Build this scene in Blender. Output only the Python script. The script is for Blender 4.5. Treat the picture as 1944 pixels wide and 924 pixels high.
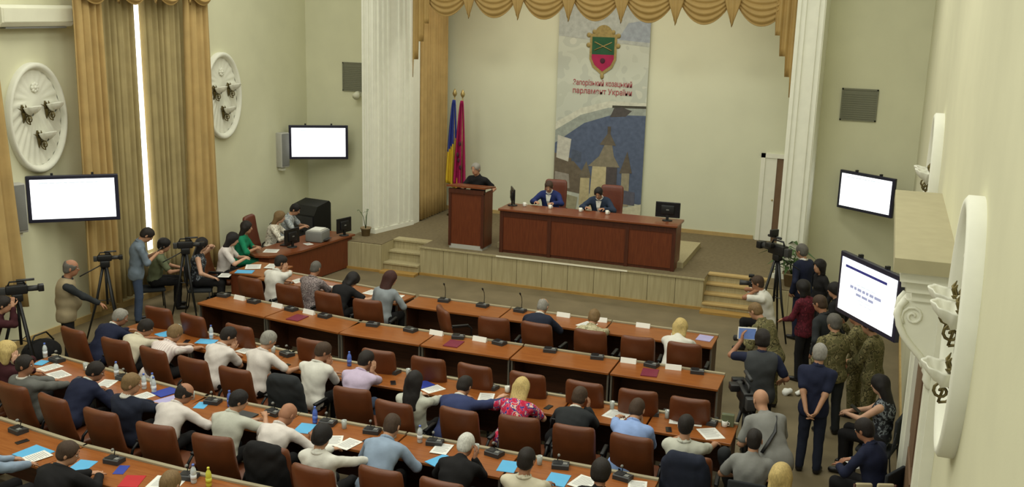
import bpy, bmesh, math, random
import numpy as np
from mathutils import Vector, Matrix

for _o in list(bpy.data.objects): bpy.data.objects.remove(_o)
scene = bpy.context.scene
C = scene.collection
PI = math.pi
rad = math.radians

# ------------------------------------------------------------------ camera
CAM_Z = 6.0
_y, _p, _r = rad(19.9), rad(13.16), rad(1.57)
_f = Vector((-math.sin(_y) * math.cos(_p), math.cos(_y) * math.cos(_p), -math.sin(_p)))
_rt = Vector((math.cos(_y), math.sin(_y), 0)); _u = _rt.cross(_f)
_R = _rt * math.cos(_r) + _u * math.sin(_r); _U = -_rt * math.sin(_r) + _u * math.cos(_r)
cam = bpy.data.cameras.new('camera'); cam.sensor_width = 36.0; cam.lens = 1934.0 / 1944.0 * 36.0
cam.clip_start = 0.05; cam.clip_end = 200
co = bpy.data.objects.new('camera', cam); C.objects.link(co)
co.matrix_world = Matrix(((_R.x, _U.x, -_f.x, 0), (_R.y, _U.y, -_f.y, 0), (_R.z, _U.z, -_f.z, CAM_Z), (0, 0, 0, 1)))
scene.camera = co

# ------------------------------------------------------------------ world, lamps, exposure
world = bpy.data.worlds.new('world'); scene.world = world; world.use_nodes = True
bg = world.node_tree.nodes['Background']; bg.inputs[0].default_value = (0.95, 0.985, 0.87, 1); bg.inputs[1].default_value = 0.56
def area(name, loc, sx, sy, power, col=(0.98, 0.97, 0.84), rot=(0, 0, 0)):
    l = bpy.data.lights.new(name, 'AREA'); l.shape = 'RECTANGLE'; l.size = sx; l.size_y = sy; l.energy = power; l.color = col
    o = bpy.data.objects.new(name, l); C.objects.link(o); o.location = loc; o.rotation_euler = rot
    return o
for lx in (-11.0, -6.5, -2.0):
    for ly in (5.0, 11.0, 17.0):
        area('ceiling_lamp', (lx, ly, 8.6), 2.2, 1.4, 92)
area('stage_lamp', (-6.4, 22.95, 6.75), 7.0, 0.4, 85, (1, 0.95, 0.82))
vs = scene.view_settings
vs.view_transform = 'Standard'; vs.look = 'None'; vs.exposure = 0.4; vs.gamma = 1.0; vs.use_curve_mapping = False

# ------------------------------------------------------------------ materials
M = {}
def lin(c):
    return tuple(((v / 255) / 12.92 if v / 255 <= 0.04045 else ((v / 255 + 0.055) / 1.055) ** 2.4) for v in c)
def mat(name, rgb, rough=0.6, spec=0.3, metal=0.0, var=0.08, vscale=6.0, bump=0.0, bscale=40.0, emit=None, estr=1.0, stretch=None):
    """Plain procedural material: sRGB 0-255 base colour with noise variation and optional fine bump."""
    m = bpy.data.materials.new(name); m.use_nodes = True
    nt = m.node_tree; b = nt.nodes['Principled BSDF']; c = lin(rgb)
    b.inputs['Roughness'].default_value = rough; b.inputs['Metallic'].default_value = metal
    b.inputs['Specular IOR Level'].default_value = spec
    tc = nt.nodes.new('ShaderNodeTexCoord'); mp = nt.nodes.new('ShaderNodeMapping')
    nt.links.new(tc.outputs['Object'], mp.inputs['Vector'])
    if stretch: mp.inputs['Scale'].default_value = stretch
    if var > 0:
        n = nt.nodes.new('ShaderNodeTexNoise'); n.inputs['Scale'].default_value = vscale; n.inputs['Detail'].default_value = 3
        nt.links.new(mp.outputs['Vector'], n.inputs['Vector'])
        r = nt.nodes.new('ShaderNodeValToRGB'); r.color_ramp.elements[0].position = 0.3; r.color_ramp.elements[1].position = 0.7
        r.color_ramp.elements[0].color = (*[v * (1 - var) for v in c], 1); r.color_ramp.elements[1].color = (*[min(1, v * (1 + var)) for v in c], 1)
        nt.links.new(n.outputs['Fac'], r.inputs['Fac']); nt.links.new(r.outputs['Color'], b.inputs['Base Color'])
    else:
        b.inputs['Base Color'].default_value = (*c, 1)
    if bump > 0:
        n2 = nt.nodes.new('ShaderNodeTexNoise'); n2.inputs['Scale'].default_value = bscale; n2.inputs['Detail'].default_value = 4
        nt.links.new(mp.outputs['Vector'], n2.inputs['Vector'])
        bp = nt.nodes.new('ShaderNodeBump'); bp.inputs['Strength'].default_value = bump; bp.inputs['Distance'].default_value = 0.01
        nt.links.new(n2.outputs['Fac'], bp.inputs['Height']); nt.links.new(bp.outputs['Normal'], b.inputs['Normal'])
    if emit:
        b.inputs['Emission Color'].default_value = (*lin(emit), 1); b.inputs['Emission Strength'].default_value = estr
    M[name] = m
    return m
def mat_blotch(name, cols, scale=14.0, rough=0.85, kind='noise', pos=None):
    """Fabric with a printed pattern: constant colour ramp over a noise or voronoi texture."""
    m = bpy.data.materials.new(name); m.use_nodes = True
    nt = m.node_tree; b = nt.nodes['Principled BSDF']; b.inputs['Roughness'].default_value = rough; b.inputs['Specular IOR Level'].default_value = 0.2
    tc = nt.nodes.new('ShaderNodeTexCoord')
    if kind == 'noise':
        n = nt.nodes.new('ShaderNodeTexNoise'); n.inputs['Detail'].default_value = 2; out = n.outputs['Fac']
    elif kind == 'wave':
        n = nt.nodes.new('ShaderNodeTexWave'); out = n.outputs['Fac']; n.inputs['Distortion'].default_value = 0.4
    else:
        n = nt.nodes.new('ShaderNodeTexVoronoi'); out = n.outputs['Distance']
    n.inputs['Scale'].default_value = scale; nt.links.new(tc.outputs['Object'], n.inputs['Vector'])
    r = nt.nodes.new('ShaderNodeValToRGB'); r.color_ramp.interpolation = 'CONSTANT'
    k = len(cols); el = r.color_ramp.elements
    pos = pos or [0.0] + [0.36 + 0.28 * i / (k - 1) for i in range(1, k)]
    while len(el) < k: el.new(0.5)
    for i in range(k): el[i].position = pos[i]
    for i in range(k): el[i].color = (*lin(cols[i]), 1)
    nt.links.new(out, r.inputs['Fac']); nt.links.new(r.outputs['Color'], b.inputs['Base Color'])
    M[name] = m
    return m
def mat_wood(name, rgb, rgb2, rough=0.35, axis=0, scale=3.0):
    m = bpy.data.materials.new(name); m.use_nodes = True
    nt = m.node_tree; b = nt.nodes['Principled BSDF']; b.inputs['Roughness'].default_value = rough; b.inputs['Specular IOR Level'].default_value = 0.35
    tc = nt.nodes.new('ShaderNodeTexCoord'); mp = nt.nodes.new('ShaderNodeMapping')
    s = [14.0, 14.0, 14.0]; s[axis] = 1.2; mp.inputs['Scale'].default_value = s
    n = nt.nodes.new('ShaderNodeTexNoise'); n.inputs['Scale'].default_value = scale; n.inputs['Detail'].default_value = 5
    r = nt.nodes.new('ShaderNodeValToRGB'); r.color_ramp.elements[0].position = 0.3; r.color_ramp.elements[1].position = 0.72
    r.color_ramp.elements[0].color = (*lin(rgb2), 1); r.color_ramp.elements[1].color = (*lin(rgb), 1)
    nt.links.new(tc.outputs['Object'], mp.inputs['Vector']); nt.links.new(mp.outputs['Vector'], n.inputs['Vector'])
    nt.links.new(n.outputs['Fac'], r.inputs['Fac']); nt.links.new(r.outputs['Color'], b.inputs['Base Color'])
    M[name] = m
    return m

mat('wall_paint', (212, 210, 180), 0.9, 0.15, var=0.03, vscale=1.5, bump=0.05, bscale=60)
mat('wall_paint_right', (206, 203, 174), 0.9, 0.15, var=0.03, vscale=1.5, bump=0.06, bscale=60)
mat('stage_wall', (206, 207, 182), 0.92, 0.12, var=0.03, vscale=1.0)
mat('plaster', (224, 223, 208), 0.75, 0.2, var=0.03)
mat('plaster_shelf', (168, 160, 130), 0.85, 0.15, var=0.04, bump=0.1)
mat('floor', (112, 100, 76), 0.55, 0.3, var=0.12, vscale=2.2, bump=0.03)
mat('stage_carpet', (116, 104, 80), 0.95, 0.1, var=0.12, vscale=14, bump=0.3, bscale=160)
mat_wood('stage_panel', (176, 164, 128), (158, 146, 110), 0.5, 2, 2.0)
mat_wood('skirting_wood', (176, 140, 78), (150, 116, 60), 0.45, 0)
mat('nosing_glint', (236, 230, 208), 0.3, 0.5, 0.0, var=0.02)  # near-white non-metal: the metal edge's light reflection is put into the colour
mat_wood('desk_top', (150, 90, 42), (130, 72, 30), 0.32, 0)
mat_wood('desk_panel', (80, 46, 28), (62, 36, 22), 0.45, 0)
mat_wood('cherry', (110, 56, 31), (92, 44, 24), 0.38, 2)
mat_wood('cherry_top', (128, 72, 42), (110, 58, 32), 0.3, 0)
mat_wood('dark_frame', (84, 42, 26), (66, 34, 22), 0.4, 2)
mat('steel', (150, 146, 136), 0.35, 0.5, 0.7, var=0.03)
mat('ledge', (156, 146, 120), 0.5, 0.3, var=0.03)
mat('leather', (98, 52, 26), 0.42, 0.4, var=0.14, vscale=5, bump=0.12, bscale=90)
mat('leather_red', (98, 46, 28), 0.4, 0.4, var=0.12, vscale=5, bump=0.1, bscale=90)
mat('black_plastic', (22, 22, 23), 0.45, 0.4, var=0.05)
mat('dark_grey', (52, 52, 52), 0.5, 0.4, var=0.05)
mat('mid_grey', (120, 120, 116), 0.5, 0.3, var=0.05)
mat('light_grey', (176, 174, 166), 0.5, 0.3, var=0.04)
mat('chrome', (190, 190, 190), 0.2, 0.5, 1.0, var=0)
mat('curtain_gold', (178, 150, 98), 0.8, 0.25, var=0.1, vscale=3, bump=0.06, bscale=120)
mat('curtain_dull', (162, 146, 104), 0.85, 0.2, var=0.1, vscale=3, bump=0.06, bscale=120)
mat('swag_gold', (170, 140, 84), 0.6, 0.35, var=0.08, vscale=4)
mat('brass', (104, 92, 56), 0.35, 0.5, 0.7, var=0.15, vscale=20)
mat('brass_pale', (170, 150, 96), 0.35, 0.5, 0.6, var=0.1)
mat('window_light', (255, 255, 255), 0.5, 0, emit=(255, 252, 244), estr=2.2, var=0)
mat('screen', (240, 244, 246), 0.3, 0.2, emit=(246, 250, 252), estr=1.25, var=0)
mat('screen_head', (190, 200, 240), 0.3, 0.2, emit=(196, 206, 246), estr=1.0, var=0)
mat('screen_ink', (120, 124, 150), 0.5, 0.1, emit=(140, 144, 170), estr=0.75, var=0)
mat('screen_ink_faint', (196, 204, 212), 0.5, 0.1, emit=(180, 188, 198), estr=0.75, var=0)
mat('screen_dark_ink', (44, 44, 96), 0.5, 0.1, emit=(44, 44, 96), estr=0.7, var=0)
mat('bezel', (28, 28, 48), 0.3, 0.5, var=0.03)
mat('monitor_off', (18, 18, 22), 0.25, 0.5, var=0)
mat('paper', (220, 219, 212), 0.8, 0.1, var=0.02)
mat('paper_print', (150, 150, 150), 0.8, 0.1, var=0.02)
mat('paper_blue', (92, 168, 212), 0.6, 0.2, var=0.04)
mat('paper_deep_blue', (48, 64, 150), 0.5, 0.3, var=0.05)
mat('paper_lilac', (164, 158, 198), 0.7, 0.2, var=0.05)
mat('folder_maroon', (112, 36, 56), 0.5, 0.3, var=0.08)
mat('paper_red', (176, 44, 48), 0.6, 0.2, var=0.05)
mat('plate_white', (236, 234, 226), 0.5, 0.3, var=0.02)
mat('water_bottle', (196, 204, 206), 0.15, 0.6, var=0.05)
mat('glass_clear', (170, 174, 168), 0.1, 0.6, var=0.04)
mat('bottle_blue', (84, 112, 196), 0.15, 0.6, var=0.08)
mat('bottle_label', (222, 226, 230), 0.6, 0.2, var=0.05)
mat('bottle_yellow', (206, 206, 70), 0.25, 0.5, var=0.05)
mat('cup_white', (228, 226, 216), 0.4, 0.4, var=0.02)
mat('pot', (136, 118, 88), 0.7, 0.2, var=0.1)
mat('leaf', (64, 88, 46), 0.5, 0.3, var=0.2)
mat('soil', (54, 42, 30), 0.95, 0.05, var=0.2, vscale=30)
mat('vent', (122, 122, 104), 0.6, 0.3, 0.2, var=0.05)
mat('door_brown', (112, 88, 66), 0.5, 0.3, var=0.08)
mat('ac_white', (222, 220, 198), 0.45, 0.35, var=0.02)
mat('flag_blue', (58, 72, 150), 0.7, 0.2, var=0.06)
mat('flag_yellow', (214, 184, 54), 0.7, 0.2, var=0.06)
mat('flag_crimson', (158, 36, 84), 0.7, 0.2, var=0.08)
mat('wood_light', (176, 150, 100), 0.6, 0.2, var=0.08)

# ------------------------------------------------------------------ mesh helpers
class MB:
    """Collects polygons for one mesh object."""
    def __init__(s): s.v = []; s.f = []; s.m = []; s.s = []
    def add(s, vs, fs, mi=0, smooth=False):
        o = len(s.v); s.v += [tuple(v) for v in vs]
        for f in fs: s.f.append([i + o for i in f]); s.m.append(mi); s.s.append(smooth)
        return s
    def box(s, x0, x1, y0, y1, z0, z1, mi=0, mtx=None):
        vs = [Vector((x, y, z)) for z in (z0, z1) for y in (y0, y1) for x in (x0, x1)]
        if mtx is not None: vs = [mtx @ v for v in vs]
        return s.add(vs, [(0, 2, 3, 1), (4, 5, 7, 6), (0, 1, 5, 4), (2, 6, 7, 3), (0, 4, 6, 2), (1, 3, 7, 5)], mi)
    def rbox(s, c, size, r, mi=0, mtx=None, sm=True):
        h = [a / 2 for a in size]; r = min(r, min(h) * 0.98)
        def ticks(a): return [-a, -a + r * 0.3, -a + r, a - r, a - r * 0.3, a]
        T = [ticks(a) for a in h]; idx = {}; vs = []; fs = []
        def vid(i, j, k):
            if (i, j, k) in idx: return idx[(i, j, k)]
            p = Vector((T[0][i], T[1][j], T[2][k])); q = Vector([max(-h[a] + r, min(h[a] - r, p[a])) for a in range(3)])
            d = p - q
            if d.length > 1e-9: p = q + d.normalized() * r
            p = p + Vector(c)
            if mtx is not None: p = mtx @ p
            idx[(i, j, k)] = len(vs); vs.append(p); return idx[(i, j, k)]
        for a in range(5):
            for b in range(5):
                fs.append((vid(a, b, 0), vid(a, b + 1, 0), vid(a + 1, b + 1, 0), vid(a + 1, b, 0)))
                fs.append((vid(a, b, 5), vid(a + 1, b, 5), vid(a + 1, b + 1, 5), vid(a, b + 1, 5)))
                fs.append((vid(a, 0, b), vid(a + 1, 0, b), vid(a + 1, 0, b + 1), vid(a, 0, b + 1)))
                fs.append((vid(a, 5, b), vid(a, 5, b + 1), vid(a + 1, 5, b + 1), vid(a + 1, 5, b)))
                fs.append((vid(0, a, b), vid(0, a, b + 1), vid(0, a + 1, b + 1), vid(0, a + 1, b)))
                fs.append((vid(5, a, b), vid(5, a + 1, b), vid(5, a + 1, b + 1), vid(5, a, b + 1)))
        return s.add(vs, fs, mi, sm)
    def tube(s, pts, rs, n=8, mi=0, smooth=True, flat=1.0):
        pts = [Vector(p) for p in pts]
        if not hasattr(rs, '__len__'): rs = [rs] * len(pts)
        vs = []; fs = []; up = None
        for i, p in enumerate(pts):
            d = (pts[min(i + 1, len(pts) - 1)] - pts[max(i - 1, 0)])
            d = d.normalized() if d.length > 1e-9 else Vector((0, 0, 1))
            if up is None: up = Vector((0, 0, 1)) if abs(d.z) < 0.9 else Vector((0, 1, 0))
            a = d.cross(up).normalized(); b = a.cross(d).normalized(); up = b
            for k in range(n):
                t = 2 * PI * k / n; vs.append(p + (a * math.cos(t) + b * math.sin(t) * flat) * rs[i])
        for i in range(len(pts) - 1):
            for k in range(n):
                k2 = (k + 1) % n; fs.append((i * n + k, i * n + k2, (i + 1) * n + k2, (i + 1) * n + k))
        fs.append(tuple(range(n - 1, -1, -1))); fs.append(tuple(range((len(pts) - 1) * n, len(pts) * n)))
        return s.add(vs, fs, mi, smooth)
    def lathe(s, prof, c=(0, 0, 0), n=16, mi=0, smooth=True, sx=1, sy=1, mtx=None):
        vs = []; fs = []; m = len(prof)
        for (r, z) in prof:
            for k in range(n):
                t = 2 * PI * k / n; p = Vector((c[0] + r * sx * math.cos(t), c[1] + r * sy * math.sin(t), c[2] + z))
                vs.append(mtx @ p if mtx is not None else p)
        for i in range(m - 1):
            for k in range(n):
                k2 = (k + 1) % n; fs.append((i * n + k, i * n + k2, (i + 1) * n + k2, (i + 1) * n + k))
        fs.append(tuple(range(n - 1, -1, -1))); fs.append(tuple(range((m - 1) * n, m * n)))
        return s.add(vs, fs, mi, smooth)
    def prism(s, poly, z0, z1, mi=0, mtx=None, smooth=False):
        """poly in XY extruded in Z (counter-clockwise)."""
        n = len(poly); vs = [Vector((x, y, z0)) for x, y in poly] + [Vector((x, y, z1)) for x, y in poly]
        if mtx is not None: vs = [mtx @ v for v in vs]
        s.add(vs, [tuple(range(n - 1, -1, -1)), tuple(range(n, 2 * n))], mi)
        o = len(s.v) - 2 * n
        for k in range(n):
            k2 = (k + 1) % n; s.f.append([o + k, o + k2, o + n + k2, o + n + k]); s.m.append(mi); s.s.append(smooth)
        return s
    def ball(s, c, r, mi=0, nu=8, nv=5, mtx=None):
        c = Vector(c); r = (r, r, r) if not hasattr(r, '__len__') else r
        vs = []; fs = []
        for i in range(1, nv):
            ph = PI * i / nv
            for k in range(nu):
                t = 2 * PI * k / nu; vs.append(Vector((r[0] * math.sin(ph) * math.cos(t), r[1] * math.sin(ph) * math.sin(t), r[2] * math.cos(ph))))
        vs += [Vector((0, 0, r[2])), Vector((0, 0, -r[2]))]; a, b = len(vs) - 2, len(vs) - 1
        for i in range(nv - 2):
            for k in range(nu):
                k2 = (k + 1) % nu; fs.append((i * nu + k, (i + 1) * nu + k, (i + 1) * nu + k2, i * nu + k2))
        for k in range(nu):
            k2 = (k + 1) % nu; fs.append((a, k, k2)); fs.append((b, (nv - 2) * nu + k2, (nv - 2) * nu + k))
        vs = [(mtx @ v if mtx is not None else v) + c for v in vs]
        return s.add(vs, fs, mi, True)
    def grid(s, fn, nu, nv, mi=0, smooth=True, thick=None):
        """open sheet fn(u,v), u,v in 0..1"""
        vs = [fn(i / nu, j / nv) for j in range(nv + 1) for i in range(nu + 1)]
        fs = [(j * (nu + 1) + i, j * (nu + 1) + i + 1, (j + 1) * (nu + 1) + i + 1, (j + 1) * (nu + 1) + i) for j in range(nv) for i in range(nu)]
        return s.add(vs, fs, mi, smooth)
    def mesh(s, name, mats):
        me = bpy.data.meshes.new(name); me.from_pydata(s.v, [], s.f)
        me.polygons.foreach_set('material_index', s.m); me.polygons.foreach_set('use_smooth', s.s)
        for x in (mats if isinstance(mats, (list, tuple)) else [mats]): me.materials.append(M[x] if isinstance(x, str) else x)
        me.update(); return me
    def build(s, name, mats, parent=None, loc=None, rotz=0):
        return obj(name, s.mesh(name, mats), parent, loc, rotz)
def obj(name, me, parent=None, loc=None, rotz=0):
    o = bpy.data.objects.new(name, me); C.objects.link(o)
    if parent: o.parent = parent
    if loc is not None: o.location = loc
    if rotz: o.rotation_euler = (0, 0, rotz)
    return o
def thing(name, label, cat, loc=(0, 0, 0), rotz=0, group=None):
    o = bpy.data.objects.new(name, None); C.objects.link(o); o.empty_display_size = 0.1
    o.location = loc; o.rotation_euler = (0, 0, rotz)
    return tag(o, label, cat, group)
def tag(o, label, cat, group=None):
    o['label'] = label; o['category'] = cat
    if group: o['group'] = group
    return o
def struct(o, label=None, cat=None):
    o['kind'] = 'structure'
    if label: o['label'] = label
    if cat: o['category'] = cat
    return o
def solidify(o, t, off=0):
    m = o.modifiers.new('thickness', 'SOLIDIFY'); m.thickness = t; m.offset = off; return o
def dup(root, loc, rotz, label=None, group=None):
    r = root.copy(); C.objects.link(r); r.location = loc; r.rotation_euler = (0, 0, rotz)
    if label: r['label'] = label
    if group: r['group'] = group
    for ch in list(root.children):
        c = ch.copy(); C.objects.link(c); c.parent = r
        for g in list(ch.children):
            d = g.copy(); C.objects.link(d); d.parent = c
    return r

# ------------------------------------------------------------------ the room shell
XL, XR, YF, SH, YB = -13.7, 0.69, 22.4, 0.65, 24.6      # left wall, right wall, front wall, stage height, stage back wall
TOPZ = 9.2
struct(MB().box(XL - 0.3, XR + 0.3, -3, YF + 0.3, -0.2, 0).build('floor', 'floor'), 'brown smooth hall floor between the desk rows', 'floor')
w = MB(); w.box(XL - 0.3, XL, -3, 15.0, 0, TOPZ); w.box(XL - 0.3, XL, 17.3, YF + 0.3, 0, TOPZ); w.box(XL - 0.3, XL, 15.0, 17.3, 0, 0.9); w.box(XL - 0.3, XL, 15.0, 17.3, 6.1, TOPZ)
struct(w.build('wall_left', 'wall_paint'), 'pale olive left wall with curtained window', 'wall')
struct(MB().box(XR, XR + 0.3, -3, YF + 0.3, 0, TOPZ).build('wall_right', 'wall_paint_right'), 'cream right wall with plaster ovals', 'wall')
struct(MB().box(XL, -11.05, YF, YF + 0.3, 0, TOPZ).build('wall_front_left', 'wall_paint'), 'pale olive front wall left of the stage opening', 'wall')
struct(MB().box(-1.32, XR, YF, YF + 0.3, 0, TOPZ).build('wall_front_right', 'wall_paint'), 'pale olive front wall right of the stage opening', 'wall')
struct(MB().box(-11.05, -1.32, YF + 0.02, YF + 0.3, 6.9, TOPZ).build('wall_front_top', 'wall_paint'), 'pale olive wall above the stage opening', 'wall')
w = MB(); w.box(-11.3, -1.3, YB, YB + 0.2, 0, 7.3)
struct(w.build('wall_stage', 'stage_wall'), 'cream back wall of the stage behind the banner', 'wall')
w = MB(); w.box(-11.3, -11.0, YF + 0.3, YB, 0, 7.3); w.box(-1.6, -1.3, YF + 0.3, YB, 0, 7.3)
struct(w.build('wall_wings', 'stage_wall'), 'cream side walls of the stage box', 'wall')
struct(MB().box(-11.3, -1.3, YF + 0.3, YB + 0.2, 7.3, 7.5).build('ceiling', 'stage_wall'), 'plain ceiling over the stage box', 'ceiling')
struct(MB().box(-11.0, -2.72, YB - 0.03, YB, SH, SH + 0.09).build('baseboard_stage', 'wood_light'), 'low wooden skirting along the stage back wall', 'baseboard')
struct(MB().box(XL, XL + 0.03, -3, YF, 0, 0.12).build('baseboard_left', 'wood_light'), 'wooden skirting under the left wall', 'baseboard')
struct(MB().box(XR - 0.03, XR, -3, 8.9, 0, 0.12).box(XR - 0.03, XR, 12.5, YF, 0, 0.12).build('baseboard_right', 'wood_light'), 'wooden skirting under the right wall', 'baseboard')

# window in the left wall, seen through the gap of the curtains
wn = thing('window_1', 'tall bright window behind the parted gold curtains', 'window', (XL - 0.12, 16.15, 0.9)); struct(wn)
for i in range(2):
    for j in range(1):
        MB().box(-0.01, 0.0, -1.1 + i * 1.12, -0.02 + i * 1.12, 0.05, 5.1).build('pane', 'window_light', wn)
fr = MB(); fr.box(-0.05, 0.05, -1.15, -1.10, 0, 5.2); fr.box(-0.05, 0.05, 1.10, 1.15, 0, 5.2); fr.box(-0.03, 0.02, -0.62, -0.58, 0, 5.2)
for j in range(2): fr.box(-0.05, 0.05, -1.12, 1.12, j * 5.12, j * 5.12 + 0.06)
fr.build('window_frame', 'plaster', wn)

# pylons that frame the stage, with raised fillets
pl = MB().prism([(-11.4, 21.05), (-11.07, 21.03), (-10.72, 22.35), (-10.72, 22.72), (-11.4, 22.72)], SH, TOPZ)
pl = struct(pl.build('trim_1', 'plaster'), 'white fluted pylon at the left of the stage', 'pilaster')
for (ax, ay, bx, by, ts) in ((-11.4, 21.05, -11.07, 21.03, (0.12, 0.5, 0.88)), (-11.07, 21.03, -10.72, 22.35, (0.10, 0.22, 0.34, 0.62, 0.76, 0.9))):
    d = Vector((bx - ax, by - ay, 0)); L = d.length; d.normalize(); n = Vector((d.y, -d.x, 0))
    for t in ts:
        p = Vector((ax, ay, 0)) + d * L * t
        mtx = Matrix(((d.x, n.x, 0, p.x), (d.y, n.y, 0, p.y), (0, 0, 1, 0), (0, 0, 0, 1)))
        MB().box(-0.028, 0.028, -0.01, 0.03, SH + 0.12, TOPZ - 0.02, 0, mtx).build('fillet', 'plaster', pl)
MB().prism([(-11.44, 21.01), (-11.04, 20.99), (-10.69, 22.35), (-11.0, 22.35), (-11.2, 21.3), (-11.44, 21.3)], SH, SH + 0.1).build('plinth', 'plaster', pl)
pr_ = struct(MB().box(-1.84, -1.3, 21.05, 22.72, SH, TOPZ).build('trim_2', 'plaster'), 'white fluted pylon at the right of the stage', 'pilaster')
for x in (-1.79, -1.69, -1.45, -1.35): MB().box(x - 0.028, x + 0.028, 21.02, 21.06, SH + 0.12, TOPZ - 0.02).build('fillet', 'plaster', pr_)
MB().box(-1.88, -1.26, 21.01, 21.05, SH, SH + 0.1).build('plinth', 'plaster', pr_)

# ------------------------------------------------------------------ stage
st = struct(thing('stage', 'low stage with beige panelled front and brown carpet', 'stage', (0, 0, 0)))
YS = 20.3
s_ = MB(); s_.box(-9.55, -3.15, YS + 0.02, YB, 0, SH - 0.012); s_.box(-11.0, -9.55, 20.98, YB, 0, SH - 0.012); s_.box(-3.15, -1.6, 20.98, YB, 0, SH - 0.012)
s_.box(-11.45, -10.42, 20.12, 21.0, 0, SH - 0.012); s_.box(-11.45, -11.0, 21.0, YF, 0, SH - 0.012); s_.box(-1.95, -1.0, 20.2, 21.0, 0, SH - 0.012); s_.box(-1.6, -1.0, 21.0, YF, 0, SH - 0.012)
s_.build('stage_base', 'stage_panel', st)
s_ = MB(); z0, z1 = SH - 0.012, SH
s_.box(-9.55, -3.15, YS - 0.005, YB, z0, z1); s_.box(-11.0, -9.55, 20.96, YB, z0, z1); s_.box(-3.15, -1.6, 20.96, YB, z0, z1); s_.box(-11.45, -10.42, 20.11, 20.96, z0, z1); s_.box(-11.45, -11.0, 20.96, YF, z0, z1); s_.box(-1.95, -1.0, 20.18, 20.96, z0, z1); s_.box(-1.6, -1.0, 20.96, YF, z0, z1)
s_.build('carpet', 'stage_carpet', st)
npan = 11; pw = (9.55 - 3.15) / npan; pm = None
for i in range(npan):
    if pm is None: pm = MB().rbox((0, 0, 0.31), (pw - 0.008, 0.03, 0.60), 0.005, sm=False).mesh('front_panel', 'stage_panel')
    obj('front_panel', pm, st, (-9.55 + pw * (i + 0.5), YS + 0.004, 0.02))
pm2 = MB().rbox((0, 0, 0.31), (0.505, 0.03, 0.60), 0.005, sm=False).mesh('front_panel', 'stage_panel')
for x in (-11.19, -10.68): obj('front_panel', pm2, st, (x, 20.105, 0.02))
obj('front_panel', pm2, st, (-1.68, 20.185, 0.02)); obj('front_panel', pm2, st, (-1.2, 20.185, 0.02))
MB().box(-9.57, -3.13, YS - 0.035, YS - 0.005, SH - 0.03, SH + 0.006).build('nosing', 'stage_panel', st)
MB().box(-7.7, -4.75, YS - 0.045, YS - 0.034, SH - 0.025, SH + 0.008).build('nosing_strip', 'nosing_glint', st)  # covers only the reflecting stretch of the edge, its brightness painted on
MB().box(-9.56, -3.14, YS - 0.05, YS - 0.012, 0, 0.055).box(-11.45, -10.42, 20.05, 20.09, 0, 0.055).build('skirting', 'skirting_wood', st)
MB().box(-10.42, -9.55, 19.98, 20.3, 0, 0.055).box(-3.15, -1.9, 20.0, 20.3, 0, 0.055).build('skirting', 'skirting_wood', st)
for k in range(3):      # left steps
    zt = SH / 3 * (k + 1)
    if k < 2:
        MB().box(-10.42, -9.55, 20.22 + 0.27 * k, 20.98, zt - SH / 3, zt - 0.035).build('riser', 'stage_panel', st)
        MB().box(-10.42, -9.55, 20.18 + 0.27 * k, 20.98, zt - 0.035, zt).build('tread', 'stage_panel', st)
    else:
        MB().box(-10.42, -9.55, 20.74, 20.98, zt - SH / 3, zt - 0.035).build('riser', 'stage_panel', st)
        MB().box(-10.42, -9.55, 20.70, 20.99, zt - 0.035, zt + 0.002).build('tread', 'stage_panel', st)
for k in range(4):      # right steps
    zt = SH / 4 * (k + 1)
    MB().box(-3.15, -1.95, 20.26 + 0.19 * k, 20.98, zt - SH / 4, zt - 0.03).build('riser', 'stage_panel', st)
    MB().box(-3.15, -1.95, 20.22 + 0.19 * k, 20.985, zt - 0.03, zt + 0.001 * (k == 3)).build('tread', 'wood_light', st)
MB().box(-7.95, -3.72, 20.98, 23.1, SH, SH + 0.12).build('podium', 'stage_panel', st)

# door at the right of the stage back wall
d2 = struct(thing('door_2', 'white framed door standing ajar at the back of the stage', 'door', (-2.25, YB, SH)))
fr = MB(); fr.box(-0.42, -0.32, -0.06, 0, 0, 2.1); fr.box(0.32, 0.42, -0.06, 0, 0, 2.1); fr.box(-0.42, 0.42, -0.06, 0, 2.0, 2.1)
fr.build('door_frame', 'plaster', d2)
lf = MB().box(-0.32, -0.05, -0.035, 0, 0, 2.0).build('door_leaf', 'plaster', d2); MB().box(-0.05, 0.32, -0.02, 0, 0, 2.0).build('opening', 'door_brown', d2)
MB().ball((-0.09, -0.06, 1.0), (0.02, 0.03, 0.02)).build('knob', 'brass_pale', lf)

# ------------------------------------------------------------------ curtains
def curtain(name, label, cat, axis, c, a0, a1, z0, z1, folds, amp, matn, flare=0.0, group=None, sign=1):
    """hanging pleated drape along x or y"""
    rs = random.Random(hash(label) % 997 if False else len(label) * 7 + int(a0 * 10)); ph = rs.random() * 6
    def fn(u, v):
        a = a0 + (a1 - a0) * u; fz = 1 - v
        a += (u - 0.5) * flare * fz
        o = amp * (math.sin(u * folds * 2 * PI + ph) + 0.35 * math.sin(u * folds * 4.6 * PI + 2 * ph + 0.6 * fz)) * (0.75 + 0.35 * fz)
        z = z0 + (z1 - z0) * v
        return (c + sign * o, a, z) if axis == 'y' else (a, c + sign * o, z)
    m = MB().grid(fn, int(folds * 10), 10)
    o = m.build(name, matn); solidify(o, 0.012)
    return tag(o, label, cat, group) if label else o
curtain('curtain', 'gold outer drape left of the bright window gap', 'curtain', 'y', -13.27, 14.18, 14.86, 0.3, 6.5, 4, 0.05, 'curtain_gold', 0.15)
curtain('curtain', 'dull inner drape just left of the bright window gap', 'curtain', 'y', -13.43, 14.75, 15.90, 0.3, 6.5, 7, 0.045, 'curtain_dull', 0.0)
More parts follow.
